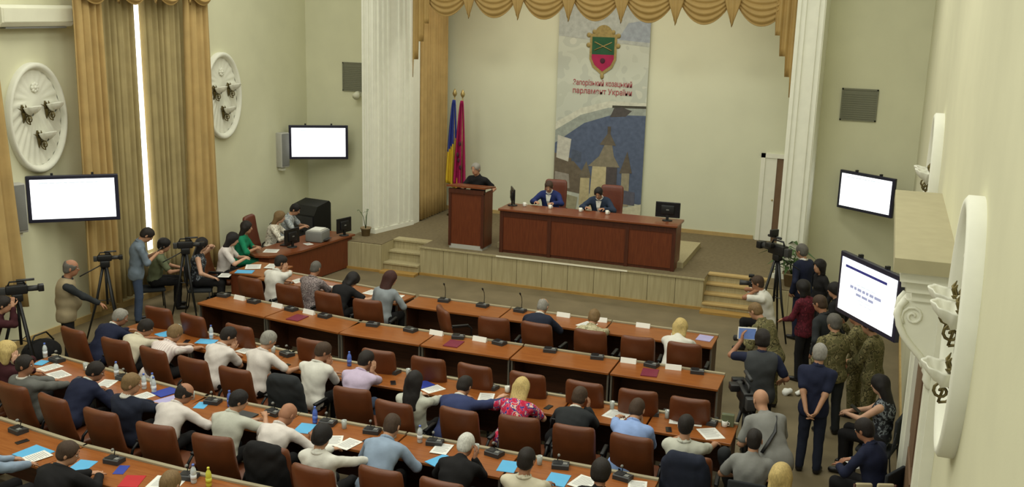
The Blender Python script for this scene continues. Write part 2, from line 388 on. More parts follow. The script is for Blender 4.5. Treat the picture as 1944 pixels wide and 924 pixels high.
curtain('curtain', 'dull inner drape right of the bright window gap', 'curtain', 'y', -13.45, 16.12, 17.32, 0.3, 6.5, 7, 0.05, 'curtain_dull', -0.16)
curtain('curtain', 'gold outer drape beside the smaller looking plaster oval', 'curtain', 'y', -13.27, 17.22, 17.98, 0.3, 6.5, 4, 0.055, 'curtain_gold', 0.25)
curtain('curtain', 'gold drape at the left edge beside a plaster oval', 'curtain', 'y', -13.27, 10.4, 12.42, 0.85, 6.3, 9, 0.055, 'curtain_gold', 0.55)
curtain('curtain', 'gold floor length drape inside the left of the stage', 'curtain', 'y', -10.72, 22.75, 24.35, SH + 0.03, 6.6, 10, 0.035, 'curtain_gold', 0.0)

def swag_mesh(wd, drop, top, depth, nf=6):
    def fn(u, v):
        x = (u - 0.5) * wd; q = 1 - (2 * u - 1) ** 2
        z = -top * (1 - v) * 0 - v * (0.10 + (drop - 0.10) * q ** 0.8)
        bul = depth * (0.35 + 0.65 * math.sin(v * PI * 0.9)) * (0.3 + 0.7 * q)
        rip = 0.022 * math.sin(v * nf * 2 * PI) * (0.3 + 0.7 * q)
        return (x, -bul - rip, z)
    return MB().grid(fn, 18, 36).mesh('swag', 'swag_gold')
def tail_mesh(wd, drop):
    def fn(u, v):
        w2 = wd * (1 - 0.75 * max(0, (v - 0.45) / 0.55)); x = (u - 0.5) * w2
        zig = 0.02 * math.sin(u * 5 * PI)
        return (x, -0.14 - zig - 0.02 * math.sin(v * PI), -v * drop * (1 - 0.18 * abs(2 * u - 1)))
    return MB().grid(fn, 10, 10).mesh('tail', 'swag_gold')
pm_ = thing('stage_pelmet', 'gold swagged pelmet across the top of the stage', 'pelmet', (0, 22.34, 6.5))
MB().box(-10.72, -1.84, -0.02, 0.04, -0.06, 0.75).build('pelmet_board', 'swag_gold', pm_)
sm_, tm_ = swag_mesh(1.26, 0.80, 0.1, 0.16), tail_mesh(0.34, 0.84)
for i in range(7): solidify(obj('swag', sm_, pm_, (-9.85 + 1.2 * i, 0, 0)), 0.01)
for i in range(6): solidify(obj('tail', tm_, pm_, (-9.25 + 1.2 * i, 0, 0)), 0.01)
def cascade(xa, sg):
    def fn(u, v):
        L = 2.05 - 1.35 * u
        L = 0.55 + math.ceil((1 - u) * 3.2) * 0.42
        return (xa + sg * u * 0.42, -0.15 - 0.03 * math.sin(u * 6 * PI), -v * L)
    return solidify(MB().grid(fn, 24, 8).build('cascade', 'swag_gold', pm_), 0.01)
cascade(-10.66, 1); cascade(-1.94, -1)
wp = thing('window_pelmet', 'gold swagged pelmet above the tall window curtains', 'pelmet', (-13.32, 0, 6.48))
MB().box(-0.02, 0.1, 14.1, 18.1, -0.06, 0.4).build('pelmet_board', 'swag_gold', wp)
for i in range(4):
    o = solidify(obj('swag', sm_, wp, (0.12, 14.6 + i * 1.0, -0.02), PI / 2), 0.01); o.scale = (0.85, 1, 0.80)
for i in range(3):
    o = solidify(obj('tail', tm_, wp, (0.12, 15.1 + i * 1.0, -0.02), PI / 2), 0.01); o.scale = (0.85, 1, 0.74)

# ------------------------------------------------------------------ plaster ovals with sconces
def medallion(label, x, y, z, face):
    """oval wall ornament 1.28 x 1.88 with three shell sconces; face = +1 looks to +x, -1 to -x"""
    t = thing('wall_medallion', label, 'wall ornament', (x, y, z), 0 if face > 0 else PI, 'oval plaster wall ornaments')
    a, b = 0.64, 0.94; n = 48
    rim = MB(); prof = [(1.0, 0.0), (1.0, 0.10), (0.97, 0.12), (0.93, 0.12), (0.895, 0.09), (0.87, 0.03)]
    vs = []; fs = []
    for (k, d) in prof:
        for i in range(n):
            q = 2 * PI * i / n; vs.append((d, a * k * math.cos(q), b * k * math.sin(q)))
    for j in range(len(prof) - 1):
        for i in range(n): i2 = (i + 1) % n; fs.append((j * n + i, j * n + i2, (j + 1) * n + i2, (j + 1) * n + i))
    rim.add(vs, fs, 0, True).build('rim', 'plaster', t)
    dish = MB(); vs = []; fs = []; rings = 9; n2 = 96; c0 = (0.0, 0.30)
    for j in range(rings + 1):
        k = j / rings
        for i in range(n2):
            q = 2 * PI * i / n2; yy = a * 0.87 * math.cos(q) * k; zz = b * 0.87 * math.sin(q) * k + c0[1] * (1 - k)
            fl = 0.012 * math.cos(i * PI / 2 * 1.0) * max(0, min(1, (k - 0.35) * 4)) * (0.4 + 0.6 * (math.sin(q) < 0.5))
            vs.append((0.012 + 0.03 * (1 - k) ** 2 + 0.014 * k + fl, yy, zz))
    for j in range(rings):
        for i in range(n2): i2 = (i + 1) % n2; fs.append((j * n2 + i, j * n2 + i2, (j + 1) * n2 + i2, (j + 1) * n2 + i))
    dish.add(vs, fs, 0, True).build('fluted_dish', 'plaster', t)
    ro = MB()
    for i in range(8):
        q = 2 * PI * i / 8; ro.ball((0.05, 0.055 * math.cos(q), 0.52 + 0.06 * math.sin(q)), (0.02, 0.035, 0.035), 0, 8, 5)
    ro.ball((0.06, 0, 0.52), (0.03, 0.035, 0.035)); ro.build('rosette', 'plaster', t)
    for (sy, sz) in ((-0.24, 0.10), (0.27, 0.13), (0.05, -0.36)):
        br = MB(); br.tube([(0.02, sy - 0.05, sz + 0.14), (0.05, sy - 0.06, sz + 0.05), (0.06, sy - 0.05, sz - 0.06), (0.03, sy - 0.04, sz - 0.16)], [0.02, 0.034, 0.03, 0.01], 8)
        sp = [(0.12 + (0.012 + 0.075 * k / 18) * math.cos(k * 0.62), sy, sz - 0.10 + (0.012 + 0.075 * k / 18) * math.sin(k * 0.62)) for k in range(19)]
        br.tube(sp, 0.011, 6); br.tube([(0.05, sy - 0.03, sz - 0.02), (0.10, sy, sz - 0.02), sp[-1]], 0.010, 6)
        for q in (-0.9, -0.3, 0.4, 1.0): br.tube([(0.06, sy - 0.05, sz), (0.10, sy - 0.05 + 0.10 * math.sin(q) - 0.02, sz + 0.12 * math.cos(q)), (0.08, sy - 0.05 + 0.15 * math.sin(q) - 0.03, sz + 0.16 * math.cos(q))], [0.018, 0.02, 0.004], 6, flat=0.5)
        sc = br.build('sconce', 'brass', t)
        shl = MB(); vs = []; fs = []; nn = 28
        pr2 = [(0.02, -0.07), (0.075, -0.05), (0.125, 0.0), (0.15, 0.05), (0.152, 0.065), (0.135, 0.05), (0.10, 0.01), (0.02, -0.03)]
        for (r, zz) in pr2:
            for i in range(nn):
                q = 2 * PI * i / nn; rr = r * (1 + 0.10 * math.cos(q * 7)); vs.append((0.15 + rr * 0.80 * math.cos(q), sy + 0.05 + rr * math.sin(q), sz + 0.04 + zz + 0.03 * math.cos(q)))
        for j in range(len(pr2) - 1):
            for i in range(nn): i2 = (i + 1) % nn; fs.append((j * nn + i, j * nn + i2, (j + 1) * nn + i2, (j + 1) * nn + i))
        shl.add(vs, fs, 0, True).build('shell_cup', 'plaster', sc)
    return t
medallion('oval plaster ornament with three sconces above the leftmost wall screen', XL, 13.62, 3.9, 1)
medallion('oval plaster ornament with three sconces right of the window curtains', XL, 18.86, 3.9, 1)
medallion('oval plaster ornament nearest the camera on the right wall', XR, 7.5, 3.88, -1)
medallion('oval plaster ornament beyond the door hood on the right wall', XR, 13.95, 3.88, -1)

# ------------------------------------------------------------------ door surround with hood on the right wall
d1 = struct(thing('door_1', 'white door surround with a projecting hood on scroll brackets', 'door', (XR, 10.65, 0)))
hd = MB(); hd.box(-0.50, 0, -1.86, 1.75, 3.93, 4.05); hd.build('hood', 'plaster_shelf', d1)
hd = MB(); hd.box(-0.44, 0, -1.80, 1.69, 3.84, 3.93); hd.box(-0.38, 0, -1.74, 1.63, 3.74, 3.84); hd.box(-0.33, 0, -1.70, 1.59, 3.66, 3.74); hd.build('cornice', 'plaster', d1)
hd = MB()
for k in range(24): hd.box(-0.42, -0.36, -1.70 + k * 0.142, -1.62 + k * 0.142, 3.77, 3.83)
hd.build('dentil_row', 'plaster', d1)
def console(y):
    """s-shaped scroll bracket: leaf-edged band from the hood front down to the wall"""
    ed = [(-0.37, 3.66), (-0.41, 3.60), (-0.42, 3.52), (-0.40, 3.43), (-0.355, 3.34), (-0.29, 3.26), (-0.22, 3.19), (-0.16, 3.12), (-0.13, 3.05), (-0.13, 2.98), (-0.105, 2.92), (-0.06, 2.89)]
    mtx = Matrix(((1, 0, 0, 0), (0, 0, 1, y), (0, 1, 0, 0), (0, 0, 0, 1)))
    c = MB().prism([(0, 3.66)] + ed + [(0, 2.87)], -0.118, 0.118, 0, mtx).build('console', 'plaster', d1)
    for sg in (-1, 1): MB().tube([(x, y + sg * 0.12, z) for x, z in ed], [0.03] * 8 + [0.035, 0.04, 0.035, 0.02], 8).build('scroll_band', 'plaster', c)
    v = MB()
    for (cx, cz, k0, sgn) in ((-0.30, 3.52, 0.0050, 1), (-0.07, 2.98, 0.0030, -1)):
        v.tube([(cx + (0.012 + k0 * k) * math.cos(k * 0.6), y - 0.122, cz + sgn * (0.012 + k0 * k) * math.sin(k * 0.6)) for k in range(18)], 0.013, 6)
    v.build('volute', 'plaster', c)
    l = MB()
    for q in range(5):
        zz = 3.50 - q * 0.10; xx = -0.41 + q * 0.062
        l.ball((xx - 0.012, y, zz), (0.035, 0.085, 0.06), 0, 8, 5)
    l.build('acanthus', 'plaster', c)
console(-1.56); console(1.45)
jm = MB()
for y0, y1 in ((-1.72, -1.40), (1.29, 1.61)):
    jm.box(-0.10, 0, y0, y1, 0, 3.66); jm.box(-0.14, 0, y0 + 0.05, y0 + 0.10, 0, 3.6); jm.box(-0.14, 0, y1 - 0.10, y1 - 0.05, 0, 3.6)
jm.build('jamb', 'plaster', d1); MB().box(-0.12, 0, -1.40, 1.29, 3.3, 3.66).build('lintel', 'plaster', d1)
for sg in (0, 1):
    lf = MB().box(-0.05, -0.01, -1.40 + sg * 1.345, -0.06 + sg * 1.345 + 0.005, 0, 3.3).build('door_leaf', 'door_brown', d1)
    for z0, z1 in ((0.2, 1.2), (1.4, 3.1)): MB().box(-0.065, -0.05, -1.25 + sg * 1.345, -0.21 + sg * 1.345, z0, z1).build('door_panel', 'door_brown', lf)

# ------------------------------------------------------------------ people: smooth implicit bodies
def prim_c(a, b, ra, rb, k=0.03): return ('c', np.array(a, float), np.array(b, float), ra, rb, k)
def prim_e(c, ax, r, k=0.03): return ('e', np.array(c, float), np.array(ax, float), np.array(r, float), 0, k)
def bbox_of(p):
    if p[0] == 'c':
        r = max(p[3], p[4]); return np.minimum(p[1], p[2]) - r, np.maximum(p[1], p[2]) + r
    e = np.sqrt(((p[2] * p[3][:, None]) ** 2).sum(0)); return p[1] - e, p[1] + e
def isosurface(prims, h, cuts=(), holes=(), wrinkle=0.0, seed=0):
    bb = [bbox_of(p) for p in prims]
    lo = np.min([b[0] for b in bb], 0) - 2.2 * h; hi = np.max([b[1] for b in bb], 0) + 2.2 * h
    n = np.ceil((hi - lo) / h).astype(int) + 1
    ax = [lo[i] + h * np.arange(n[i]) for i in range(3)]
    D = np.full(n, 0.25, np.float32)
    def dist(p, X, Y, Z):
        if p[0] == 'c':
            a, b, ra, rb = p[1:5]; ba = b - a; l2 = max(ba @ ba, 1e-9)
            x, y, z = X - a[0], Y - a[1], Z - a[2]
            t = np.clip((x * ba[0] + y * ba[1] + z * ba[2]) / l2, 0, 1)
            return np.sqrt((x - ba[0] * t) ** 2 + (y - ba[1] * t) ** 2 + (z - ba[2] * t) ** 2) - (ra + (rb - ra) * t)
        c, A, r = p[1], p[2], p[3]
        x, y, z = X - c[0], Y - c[1], Z - c[2]
        q = [(x * A[i][0] + y * A[i][1] + z * A[i][2]) for i in range(3)]
        k0 = np.sqrt(sum((q[i] / r[i]) ** 2 for i in range(3))); k1 = np.sqrt(sum((q[i] / r[i] ** 2) ** 2 for i in range(3)))
        return k0 * (k0 - 1) / np.maximum(k1, 1e-6)
    for p, b in zip(prims, bb):
        k = p[5]; mg = max(k, 2.5 * h) + 0.01
        i0 = np.maximum(np.floor((b[0] - mg - lo) / h).astype(int), 0); i1 = np.minimum(np.ceil((b[1] + mg - lo) / h).astype(int) + 1, n)
        sl = tuple(slice(i0[i], i1[i]) for i in range(3))
        X, Y, Z = ax[0][sl[0]][:, None, None], ax[1][sl[1]][None, :, None], ax[2][sl[2]][None, None, :]
        d = dist(p, X, Y, Z); s = D[sl]; t = np.clip(0.5 + 0.5 * (s - d) / k, 0, 1)
        D[sl] = s * (1 - t) + d * t - k * t * (1 - t)
    X, Y, Z = ax[0][:, None, None], ax[1][None, :, None], ax[2][None, None, :]
    for nv, c in cuts: D = np.maximum(D, X * nv[0] + Y * nv[1] + Z * nv[2] - c)
    for p in holes: D = np.maximum(D, -dist(p, X, Y, Z))
    if wrinkle:
        rg = np.random.default_rng(seed + 11); acc_ = 0
        for fq, am in ((22, 0.55), (34, 0.5), (46, 0.4), (60, 0.32), (75, 0.22)):
            d = rg.normal(size=3); d /= np.linalg.norm(d); e = rg.normal(size=3) * 9
            acc_ = acc_ + am * np.sin(fq * (X * d[0] + Y * d[1] + Z * d[2]) + 1.6 * np.sin(X * e[0] + Y * e[1] + Z * e[2]) + rg.uniform(0, 6))
        D = D + wrinkle * acc_
    s = D < 0; N = D.shape; sub = lambda A, i, j, k: A[i:N[0] - 1 + i, j:N[1] - 1 + j, k:N[2] - 1 + k]
    cnt = sum(sub(s, i, j, k).astype(np.int8) for i in (0, 1) for j in (0, 1) for k in (0, 1))
    act = (cnt > 0) & (cnt < 8); idx = np.argwhere(act); gid = -np.ones(act.shape, np.int64); gid[act] = np.arange(len(idx))
    corner = {(i, j, k): D[idx[:, 0] + i, idx[:, 1] + j, idx[:, 2] + k] for i in (0, 1) for j in (0, 1) for k in (0, 1)}
    acc = np.zeros((len(idx), 3)); num = np.zeros(len(idx))
    for a in corner:
        for d in range(3):
            if a[d]: continue
            b = list(a); b[d] = 1; b = tuple(b); va, vb = corner[a], corner[b]; cr = (va < 0) != (vb < 0)
            t = np.where(cr, va / np.where(cr, va - vb, 1), 0); q = np.array(a, float)[None].repeat(len(idx), 0); q[:, d] += t
            acc += q * cr[:, None]; num += cr
    V = lo + h * (idx + acc / np.maximum(num, 1)[:, None])
    F = []
    for d in range(3):
        sa = np.moveaxis(s, d, 0); g = np.moveaxis(gid, d, 0)
        e = sa[:-1] != sa[1:]; I = np.argwhere(e[:, 1:-1, 1:-1]) + [0, 1, 1]
        i, j, k = I.T; q = np.stack([g[i, j - 1, k - 1], g[i, j, k - 1], g[i, j, k], g[i, j - 1, k]], 1)
        fl = sa[i, j, k]
        if d == 1: fl = ~fl
        F.append(np.where(fl[:, None], q, q[:, ::-1]))
    return V, np.concatenate(F)
def mesh_from(name, V, F, mats, extra=None):
    """quad mesh from arrays, with the polygons of an MB appended"""
    me = bpy.data.meshes.new(name)
    nv, nf = len(V), len(F)
    ev = np.array(extra.v, float).reshape(-1, 3) if extra and extra.v else np.zeros((0, 3))
    ef = extra.f if extra else []
    loops = [F.ravel().astype(np.int32)]; tot = [np.full(nf, 4, np.int32)]
    if ef:
        loops.append(np.array([i + nv for f in ef for i in f], np.int32)); tot.append(np.array([len(f) for f in ef], np.int32))
    L = np.concatenate(loops); T = np.concatenate(tot); S = np.concatenate([[0], np.cumsum(T)[:-1]]).astype(np.int32)
    me.vertices.add(nv + len(ev)); me.vertices.foreach_set('co', np.concatenate([V, ev]).ravel().astype(np.float32))
    me.loops.add(len(L)); me.loops.foreach_set('vertex_index', L)
    me.polygons.add(len(T)); me.polygons.foreach_set('loop_start', S)
    try: me.polygons.foreach_set('loop_total', T)
    except Exception: pass
    mi = np.zeros(len(T), np.int32)
    if ef: mi[nf:] = extra.m
    me.polygons.foreach_set('material_index', mi); me.polygons.foreach_set('use_smooth', np.ones(len(T), bool))
    for x in mats: me.materials.append(M[x])
    me.update(calc_edges=True); me.validate()
    return me

def nrm(v): v = np.array(v, float); return v / max(np.linalg.norm(v), 1e-9)
def ik(S, T, l1, l2, pole):
    d = T - S; L = np.linalg.norm(d); m = (l1 + l2) * 0.998
    if L > m: T = S + d / L * m; d = T - S; L = m
    a = (l1 * l1 - l2 * l2 + L * L) / (2 * L); hh = math.sqrt(max(l1 * l1 - a * a, 0)); u = d / L
    p = np.array(pole, float); p = p - u * (p @ u); p = nrm(p)
    return S + u * a + p * hh, T
def add_hand(mb, W, d, nrmv, side, curl, mi=0):
    """palm starts at wrist W along d, palm normal nrmv; four unequal fingers and a thumb"""
    d = nrm(d); n = nrm(np.array(nrmv) - d * (np.array(nrmv) @ d)); lat = np.cross(d, n)
    for q, (off, ln) in enumerate(((-0.030, 0.066), (-0.010, 0.078), (0.010, 0.074), (0.029, 0.058))):
        p = W + d * 0.085 + lat * off; dd = d.copy(); pts = [W + d * 0.055 + lat * off * 0.85, p]
        ang = curl * (0.75 + 0.1 * q)
        for sg in (0.45, 0.32, 0.23):
            c, s_ = math.cos(ang), math.sin(ang); dd = nrm(dd * c + n * s_); p = p + dd * ln * sg; pts.append(p)
        mb.tube([tuple(a) for a in pts], [0.0095, 0.0095, 0.009, 0.008, 0.006], 6, mi)
    s2 = side; p0 = W + d * 0.03 + lat * 0.026 * s2
    t1 = nrm(d * 0.6 + lat * 0.75 * s2 + n * 0.35); p1 = p0 + t1 * 0.035; t2 = nrm(d * 0.85 + lat * 0.35 * s2 + n * (0.3 + 0.5 * curl)); p2 = p1 + t2 * 0.03; p3 = p2 + nrm(t2 + n * 0.2) * 0.022
    mb.tube([tuple(a) for a in (p0, p1, p2, p3)], [0.013, 0.0115, 0.010, 0.007], 6, mi)

PCOUNT = [0]
def person(loc, rot=0, sit=True, lean=14, twist=0, tilt=0, head=(0, 12, 0), arms=None, legs=None, hip=None, fem=False, size=1.04, belly=0.0,
           skin='skin_a', hair=('short', 'hair_dark'), top=('shirt', 'cloth_white', 'short'), jacket=None, bottom='cloth_black', shoes='shoe_black',
           label='', group=None, glasses=False, h=0.0165, curl=0.5, extra=None, neck_fwd=0.03, shirt_front=None):
    """One person: an Empty with the body (one continuous mesh) and hair and clothing as children. Local +Y is forward."""
    PCOUNT[0] += 1; sd = PCOUNT[0]
    root = thing('person', label, 'person', loc, rad(rot), group); root.scale = (size, size, size)
    hz = hip if hip is not None else (0.575 if sit else 0.93)
    P = np.array([0.0, 0.0, hz])
    tw = rad(twist); le = rad(lean); ti = rad(tilt)
    fw0 = np.array([-math.sin(tw), math.cos(tw), 0]); rx0 = np.array([math.cos(tw), math.sin(tw), 0])
    s = nrm(np.array([0, 0, 1.0]) * math.cos(le) + fw0 * math.sin(le) + rx0 * math.sin(ti))
    rx = nrm(rx0 - s * (rx0 @ s)); f = np.cross(s, rx)
    A = np.array([rx, f, s])
    w = 0.92 if fem else 1.0
    N = P + s * 0.50
    sh = {sg: N - s * 0.055 + rx * sg * 0.190 * w + f * 0.01 for sg in (-1, 1)}
    # head frame: yaw (positive = to the person's left), pitch (positive = down), roll
    hyaw, hp, hr = (rad(a) for a in head)
    q = le * 0.35
    hf0 = nrm(np.array([-math.sin(tw + hyaw), math.cos(tw + hyaw), 0])); hrx = np.cross(hf0, [0, 0, 1.0])
    hp2 = hp + q
    hf = hf0 * math.cos(hp2) - np.array([0, 0, 1.0]) * math.sin(hp2); hu = np.cross(hrx, hf)
    hrx2 = hrx * math.cos(hr) + hu * math.sin(hr); hu = np.cross(hrx2, hf); hrx = hrx2
    HA = np.array([hrx, hf, hu]); HS = 1.10; hrx, hf, hu = hrx * HS, hf * HS, hu * HS
    nk = N + s * 0.065 + f * neck_fwd
    Hc = nk + hu * 0.115 + hf * 0.02
    body = [prim_c(P - rx * 0.07, P + rx * 0.07, 0.112, 0.112, 0.04),
            prim_e(P + s * 0.17 - f * 0.005, A, (0.162 * w, 0.112 + belly * 0.4, 0.17), 0.05),
            prim_e(P + s * 0.35 - f * 0.012, A, (0.184 * w, 0.120, 0.17), 0.05),
            prim_c(sh[-1] * 0.85 + sh[1] * 0.15, sh[1] * 0.85 + sh[-1] * 0.15, 0.062, 0.062, 0.06)]
    if belly > 0: body.append(prim_e(P + s * 0.17 + f * (0.06 + belly * 0.3), A, (0.13, 0.09 + belly, 0.13), 0.05))
    if fem: body.append(prim_e(P + s * 0.33 + f * 0.07, A, (0.12, 0.06, 0.07), 0.04))
    torso = list(body)
    neck = prim_c(N - s * 0.02, Hc - hu * 0.04 - hf * 0.02, 0.060 * w, 0.054 * w, 0.03)
    cran = prim_e(Hc + hu * 0.022 - hf * 0.006, HA, (0.075 * HS, 0.096 * HS, 0.092 * HS), 0.02)
    jaw = prim_e(Hc - hu * 0.048 + hf * 0.026, HA, (0.056 * HS, 0.066 * HS, 0.070 * HS), 0.03)
    body += [neck, cran, jaw, prim_c(Hc + hf * 0.085 + hu * 0.01, Hc + hf * 0.102 - hu * 0.02, 0.012, 0.016, 0.012)]
    # arms
    arms = arms or {}
    ar = {}
    for sg in (-1, 1):
        key = 'L' if sg < 0 else 'R'; a = arms.get(key)
        if a is None: a = ((sg * 0.20, 0.50, 0.80) if sit else (sg * 0.25, 0.04, 0.90))
        up_ = isinstance(a, str)
        if up_:
            arms = dict(arms)
            if a == 'face': a = tuple(Hc + hf * 0.105 + hrx * sg * 0.045 - hu * 0.155); arms[key + 'd'] = hu - hf * 0.10
            else: a = tuple(Hc + hf * 0.045 + hrx * sg * 0.105 - hu * 0.110); arms[key + 'd'] = hu + hf * 0.10
            arms[key + 'n'] = -hrx * sg
        T = np.array(a[:3], float); pole = a[3] if len(a) > 3 else ((sg * 1.0, -0.35, -0.6) if sit else (sg * 0.6, -0.5, -0.8))
        if up_: pole = (sg * 0.35, 0.35, -1.0)
        E, Wr = ik(sh[sg], T, 0.285, 0.25, pole); ar[sg] = (sh[sg], E, Wr)
        body += [prim_c(sh[sg], E, 0.050, 0.040, 0.03), prim_c(E, Wr, 0.040, 0.027, 0.015)]
        hd = nrm(Wr - E)
        hdir = arms.get(key + 'd'); hd = nrm(hdir) if hdir is not None else (nrm(hd + np.array([-sg * 0.35, 0.15, 0])) if Wr[2] < hz + 0.4 and sit else hd)
        pn = arms.get(key + 'n', (0, 0, -1) if abs(hd[2]) < 0.75 else (-sg, 0.2, 0))
        pn = np.array(pn, float); pn = nrm(pn - hd * (pn @ hd)); lat = np.cross(hd, pn)
        body.append(prim_e(Wr + hd * 0.045, np.array([hd, lat, pn]), (0.058, 0.042, 0.019), 0.015))
        ar[sg] += (hd, pn)
    # legs
    lg = {}
    for sg in (-1, 1):
        key = 'L' if sg < 0 else 'R'; hj = P + rx * 0.09 * sg - np.array([0, 0, 0.01])
        if legs and key in legs: K, An = (np.array(v, float) for v in legs[key])
        elif sit: K = np.array([sg * 0.12, 0.43, hz - 0.03]); An = np.array([sg * 0.12, 0.40, 0.09])
        else: K = np.array([sg * 0.10, 0.02, hz * 0.52]); An = np.array([sg * 0.11, -0.02, 0.085])
        body += [prim_c(hj, K, 0.082, 0.057, 0.04), prim_c(K, An, 0.055, 0.036, 0.02)]
        ft = nrm(np.array([sg * 0.2, 1.0, 0])); lg[sg] = (hj, K, An, ft)
        body.append(prim_c(An - [0, 0, 0.045], An + ft * 0.13 - [0, 0, 0.055], 0.036, 0.028, 0.02))
    mb = MB()
    for sg in (-1, 1): add_hand(mb, ar[sg][2], ar[sg][3], ar[sg][4], -sg, curl)
    # face details joined to the body mesh: ears, nose tip, eyes, brows, mouth
    Hm = Matrix([[HA[j][i] for j in range(3)] for i in range(3)])
    hp_ = lambda x, y, z: tuple(Hc + hrx * x + hf * y + hu * z)
    for sg in (-1, 1):
        mb.ball(hp_(sg * 0.077, -0.008, -0.01), (0.010, 0.020, 0.032), 0, 6, 5, Hm)
        mb.ball(hp_(sg * 0.031, 0.081, 0.008), (0.013, 0.010, 0.007), 1, 6, 4, Hm)
        mb.ball(hp_(sg * 0.031, 0.088, 0.008), (0.006, 0.004, 0.006), 2, 6, 4, Hm)
        mb.ball(hp_(sg * 0.032, 0.084, 0.026), (0.020, 0.008, 0.004), 3, 6, 4, Hm)
    mb.ball(hp_(0, 0.084, -0.060), (0.024, 0.011, 0.006), 4, 8, 4, Hm)
    V, F = isosurface(body, h)
    b = obj('body', mesh_from('body', V, F, [skin, 'eye_white', 'eye_dark', hair[1] if hair[0] != 'none' else 'hair_grey', 'lips'], mb), root)
    # clothing
    def sleeve(sg, ln, grow):
        S, E, Wr = ar[sg][:3]
        if ln == 'none': return []
        if ln == 'short': return [prim_c(S, S + (E - S) * 0.72, 0.060 + grow, 0.056 + grow, 0.03)]
        if ln == 'elbow': return [prim_c(S, E, 0.058 + grow, 0.048 + grow, 0.03), prim_c(E, E + (Wr - E) * 0.12, 0.046 + grow, 0.046 + grow, 0.02)]
        return [prim_c(S, E, 0.056 + grow, 0.047 + grow, 0.03), prim_c(E, E + (Wr - E) * 0.93, 0.047 + grow, 0.037 + grow, 0.02)]
    def inflate(ps, g):
        return [prim_c(p[1], p[2], p[3] + g, p[4] + g, p[5]) if p[0] == 'c' else prim_e(p[1], p[2], p[3] + g, p[5]) for p in ps]
    hem = (np.array([0, 0, -1.0]), -(hz - (0.085 if sit else 0.13)))
    def neck_band(o, r0, drop, th, matn):
        pts = [tuple(N + s * (0.030 - drop + 0.018 * math.cos(q)) + f * (0.014 - r0 * math.cos(q)) + rx * r0 * math.sin(q)) for q in [2 * PI * k / 16 for k in range(17)]]
        MB().tube(pts, [th] * 17, 6, flat=1.7).build('collar', matn, o)
    def garment(name, matn, ln, g, wr, collar=True):
        ps = inflate(torso, g) + sleeve(-1, ln, g * 0.5) + sleeve(1, ln, g * 0.5)
        if collar: ps.append(prim_c(N - s * 0.03 + f * 0.0, N + s * 0.025 + f * 0.012, 0.078 * w + g, 0.066 * w + g * 0.4, 0.025))
        if not sit: ps.append(prim_c(P - rx * 0.06 - s * 0.07, P + rx * 0.06 - s * 0.07, 0.118 + g, 0.118 + g, 0.04))
        V, F = isosurface(ps, h * 1.06, [hem], [prim_c(N + s * 0.035 + f * 0.02, N + s * 0.2 + f * 0.05, 0.05, 0.06)], wr, sd)
        return obj(name, mesh_from(name, V, F, [matn]), root)
    if top:
        g_ = garment(top[0], top[1], top[2], 0.013, 0.0058)
        if top[0] in ('shirt', 'polo_shirt', 'camouflage_jacket', 'jacket'): neck_band(g_, 0.072, 0.0, 0.011, top[1])
    if jacket:
        if jacket[0] in ('vest', 'gilet'):
            garment(jacket[0], jacket[1], 'none', 0.028, 0.003, False)
        else:
            j = garment(jacket[0], jacket[1], 'long', 0.026, 0.0055, False); neck_band(j, 0.088, 0.045, 0.014, jacket[1])
        if shirt_front:
            m2 = MB()
            c0 = N + f * 0.104 + s * 0.0; bt = N - s * 0.32 + f * 0.160; mid = N - s * 0.12 + f * 0.172
            V3 = [c0 + rx * 0.062, c0 - rx * 0.062, bt, mid + rx * 0.036, mid - rx * 0.036, N - s * 0.12, bt - f * 0.04]
            m2.add(V3, [(0, 3, 4, 1), (3, 2, 4), (0, 5, 3), (1, 4, 5), (3, 5, 6, 2), (4, 2, 6, 5), (0, 1, 5)], 0, False)
            m2.build('shirt_front', shirt_front, root)
    if bottom:
        ps = [prim_c(P - rx * 0.07, P + rx * 0.07, 0.122, 0.122, 0.04)]
        for sg in (-1, 1):
            hj, K, An, ft = lg[sg]; ps += [prim_c(hj, K, 0.094, 0.070, 0.03), prim_c(K, An, 0.068, 0.058, 0.02)]
        V, F = isosurface(ps, 0.021, [] if sit else [(s, P @ s + 0.10)], [], 0.003, sd)
        obj('trousers', mesh_from('trousers', V, F, [bottom]), root)
        for sg in (-1, 1):
            hj, K, An, ft = lg[sg]
            V, F = isosurface([prim_c(An - [0, 0, 0.045], An + ft * 0.145 - [0, 0, 0.052], 0.047, 0.037, 0.02), prim_c(An - [0, 0, 0.045], An + [0, 0, 0.005], 0.046, 0.046, 0.02)], 0.02, [(np.array([0, 0, -1.0]), -0.003)])
            obj('shoe', mesh_from('shoe', V, F, [shoes]), root)
    # hair
    st, hm = hair
    if st != 'none':
        g = {'short': 0.011, 'buzz': 0.006, 'thick': 0.020, 'ring': 0.009, 'long': 0.018, 'bob': 0.024, 'bun': 0.013, 'tail': 0.013, 'cap': 0.014}[st]
        ps = [prim_e(Hc + hu * 0.022 - hf * 0.006, HA, (0.075 * HS + g, 0.096 * HS + g, 0.092 * HS + g), 0.02)]
        if st in ('short', 'thick', 'buzz', 'ring', 'bun', 'tail', 'cap'): ps.append(prim_e(Hc - hu * 0.035 - hf * 0.035, HA, (0.062 * HS + g, 0.058 * HS + g, 0.058 * HS), 0.03))
        if st == 'bun': ps.append(prim_e(Hc + hu * 0.045 - hf * 0.115, HA, (0.045, 0.04, 0.042), 0.015))
        if st == 'tail':
            ps += [prim_c(Hc + hu * 0.03 - hf * 0.105, Hc - hu * 0.04 - hf * 0.145, 0.030, 0.034, 0.02), prim_c(Hc - hu * 0.04 - hf * 0.145, N - s * 0.10 - f * 0.10, 0.034, 0.018, 0.02)]
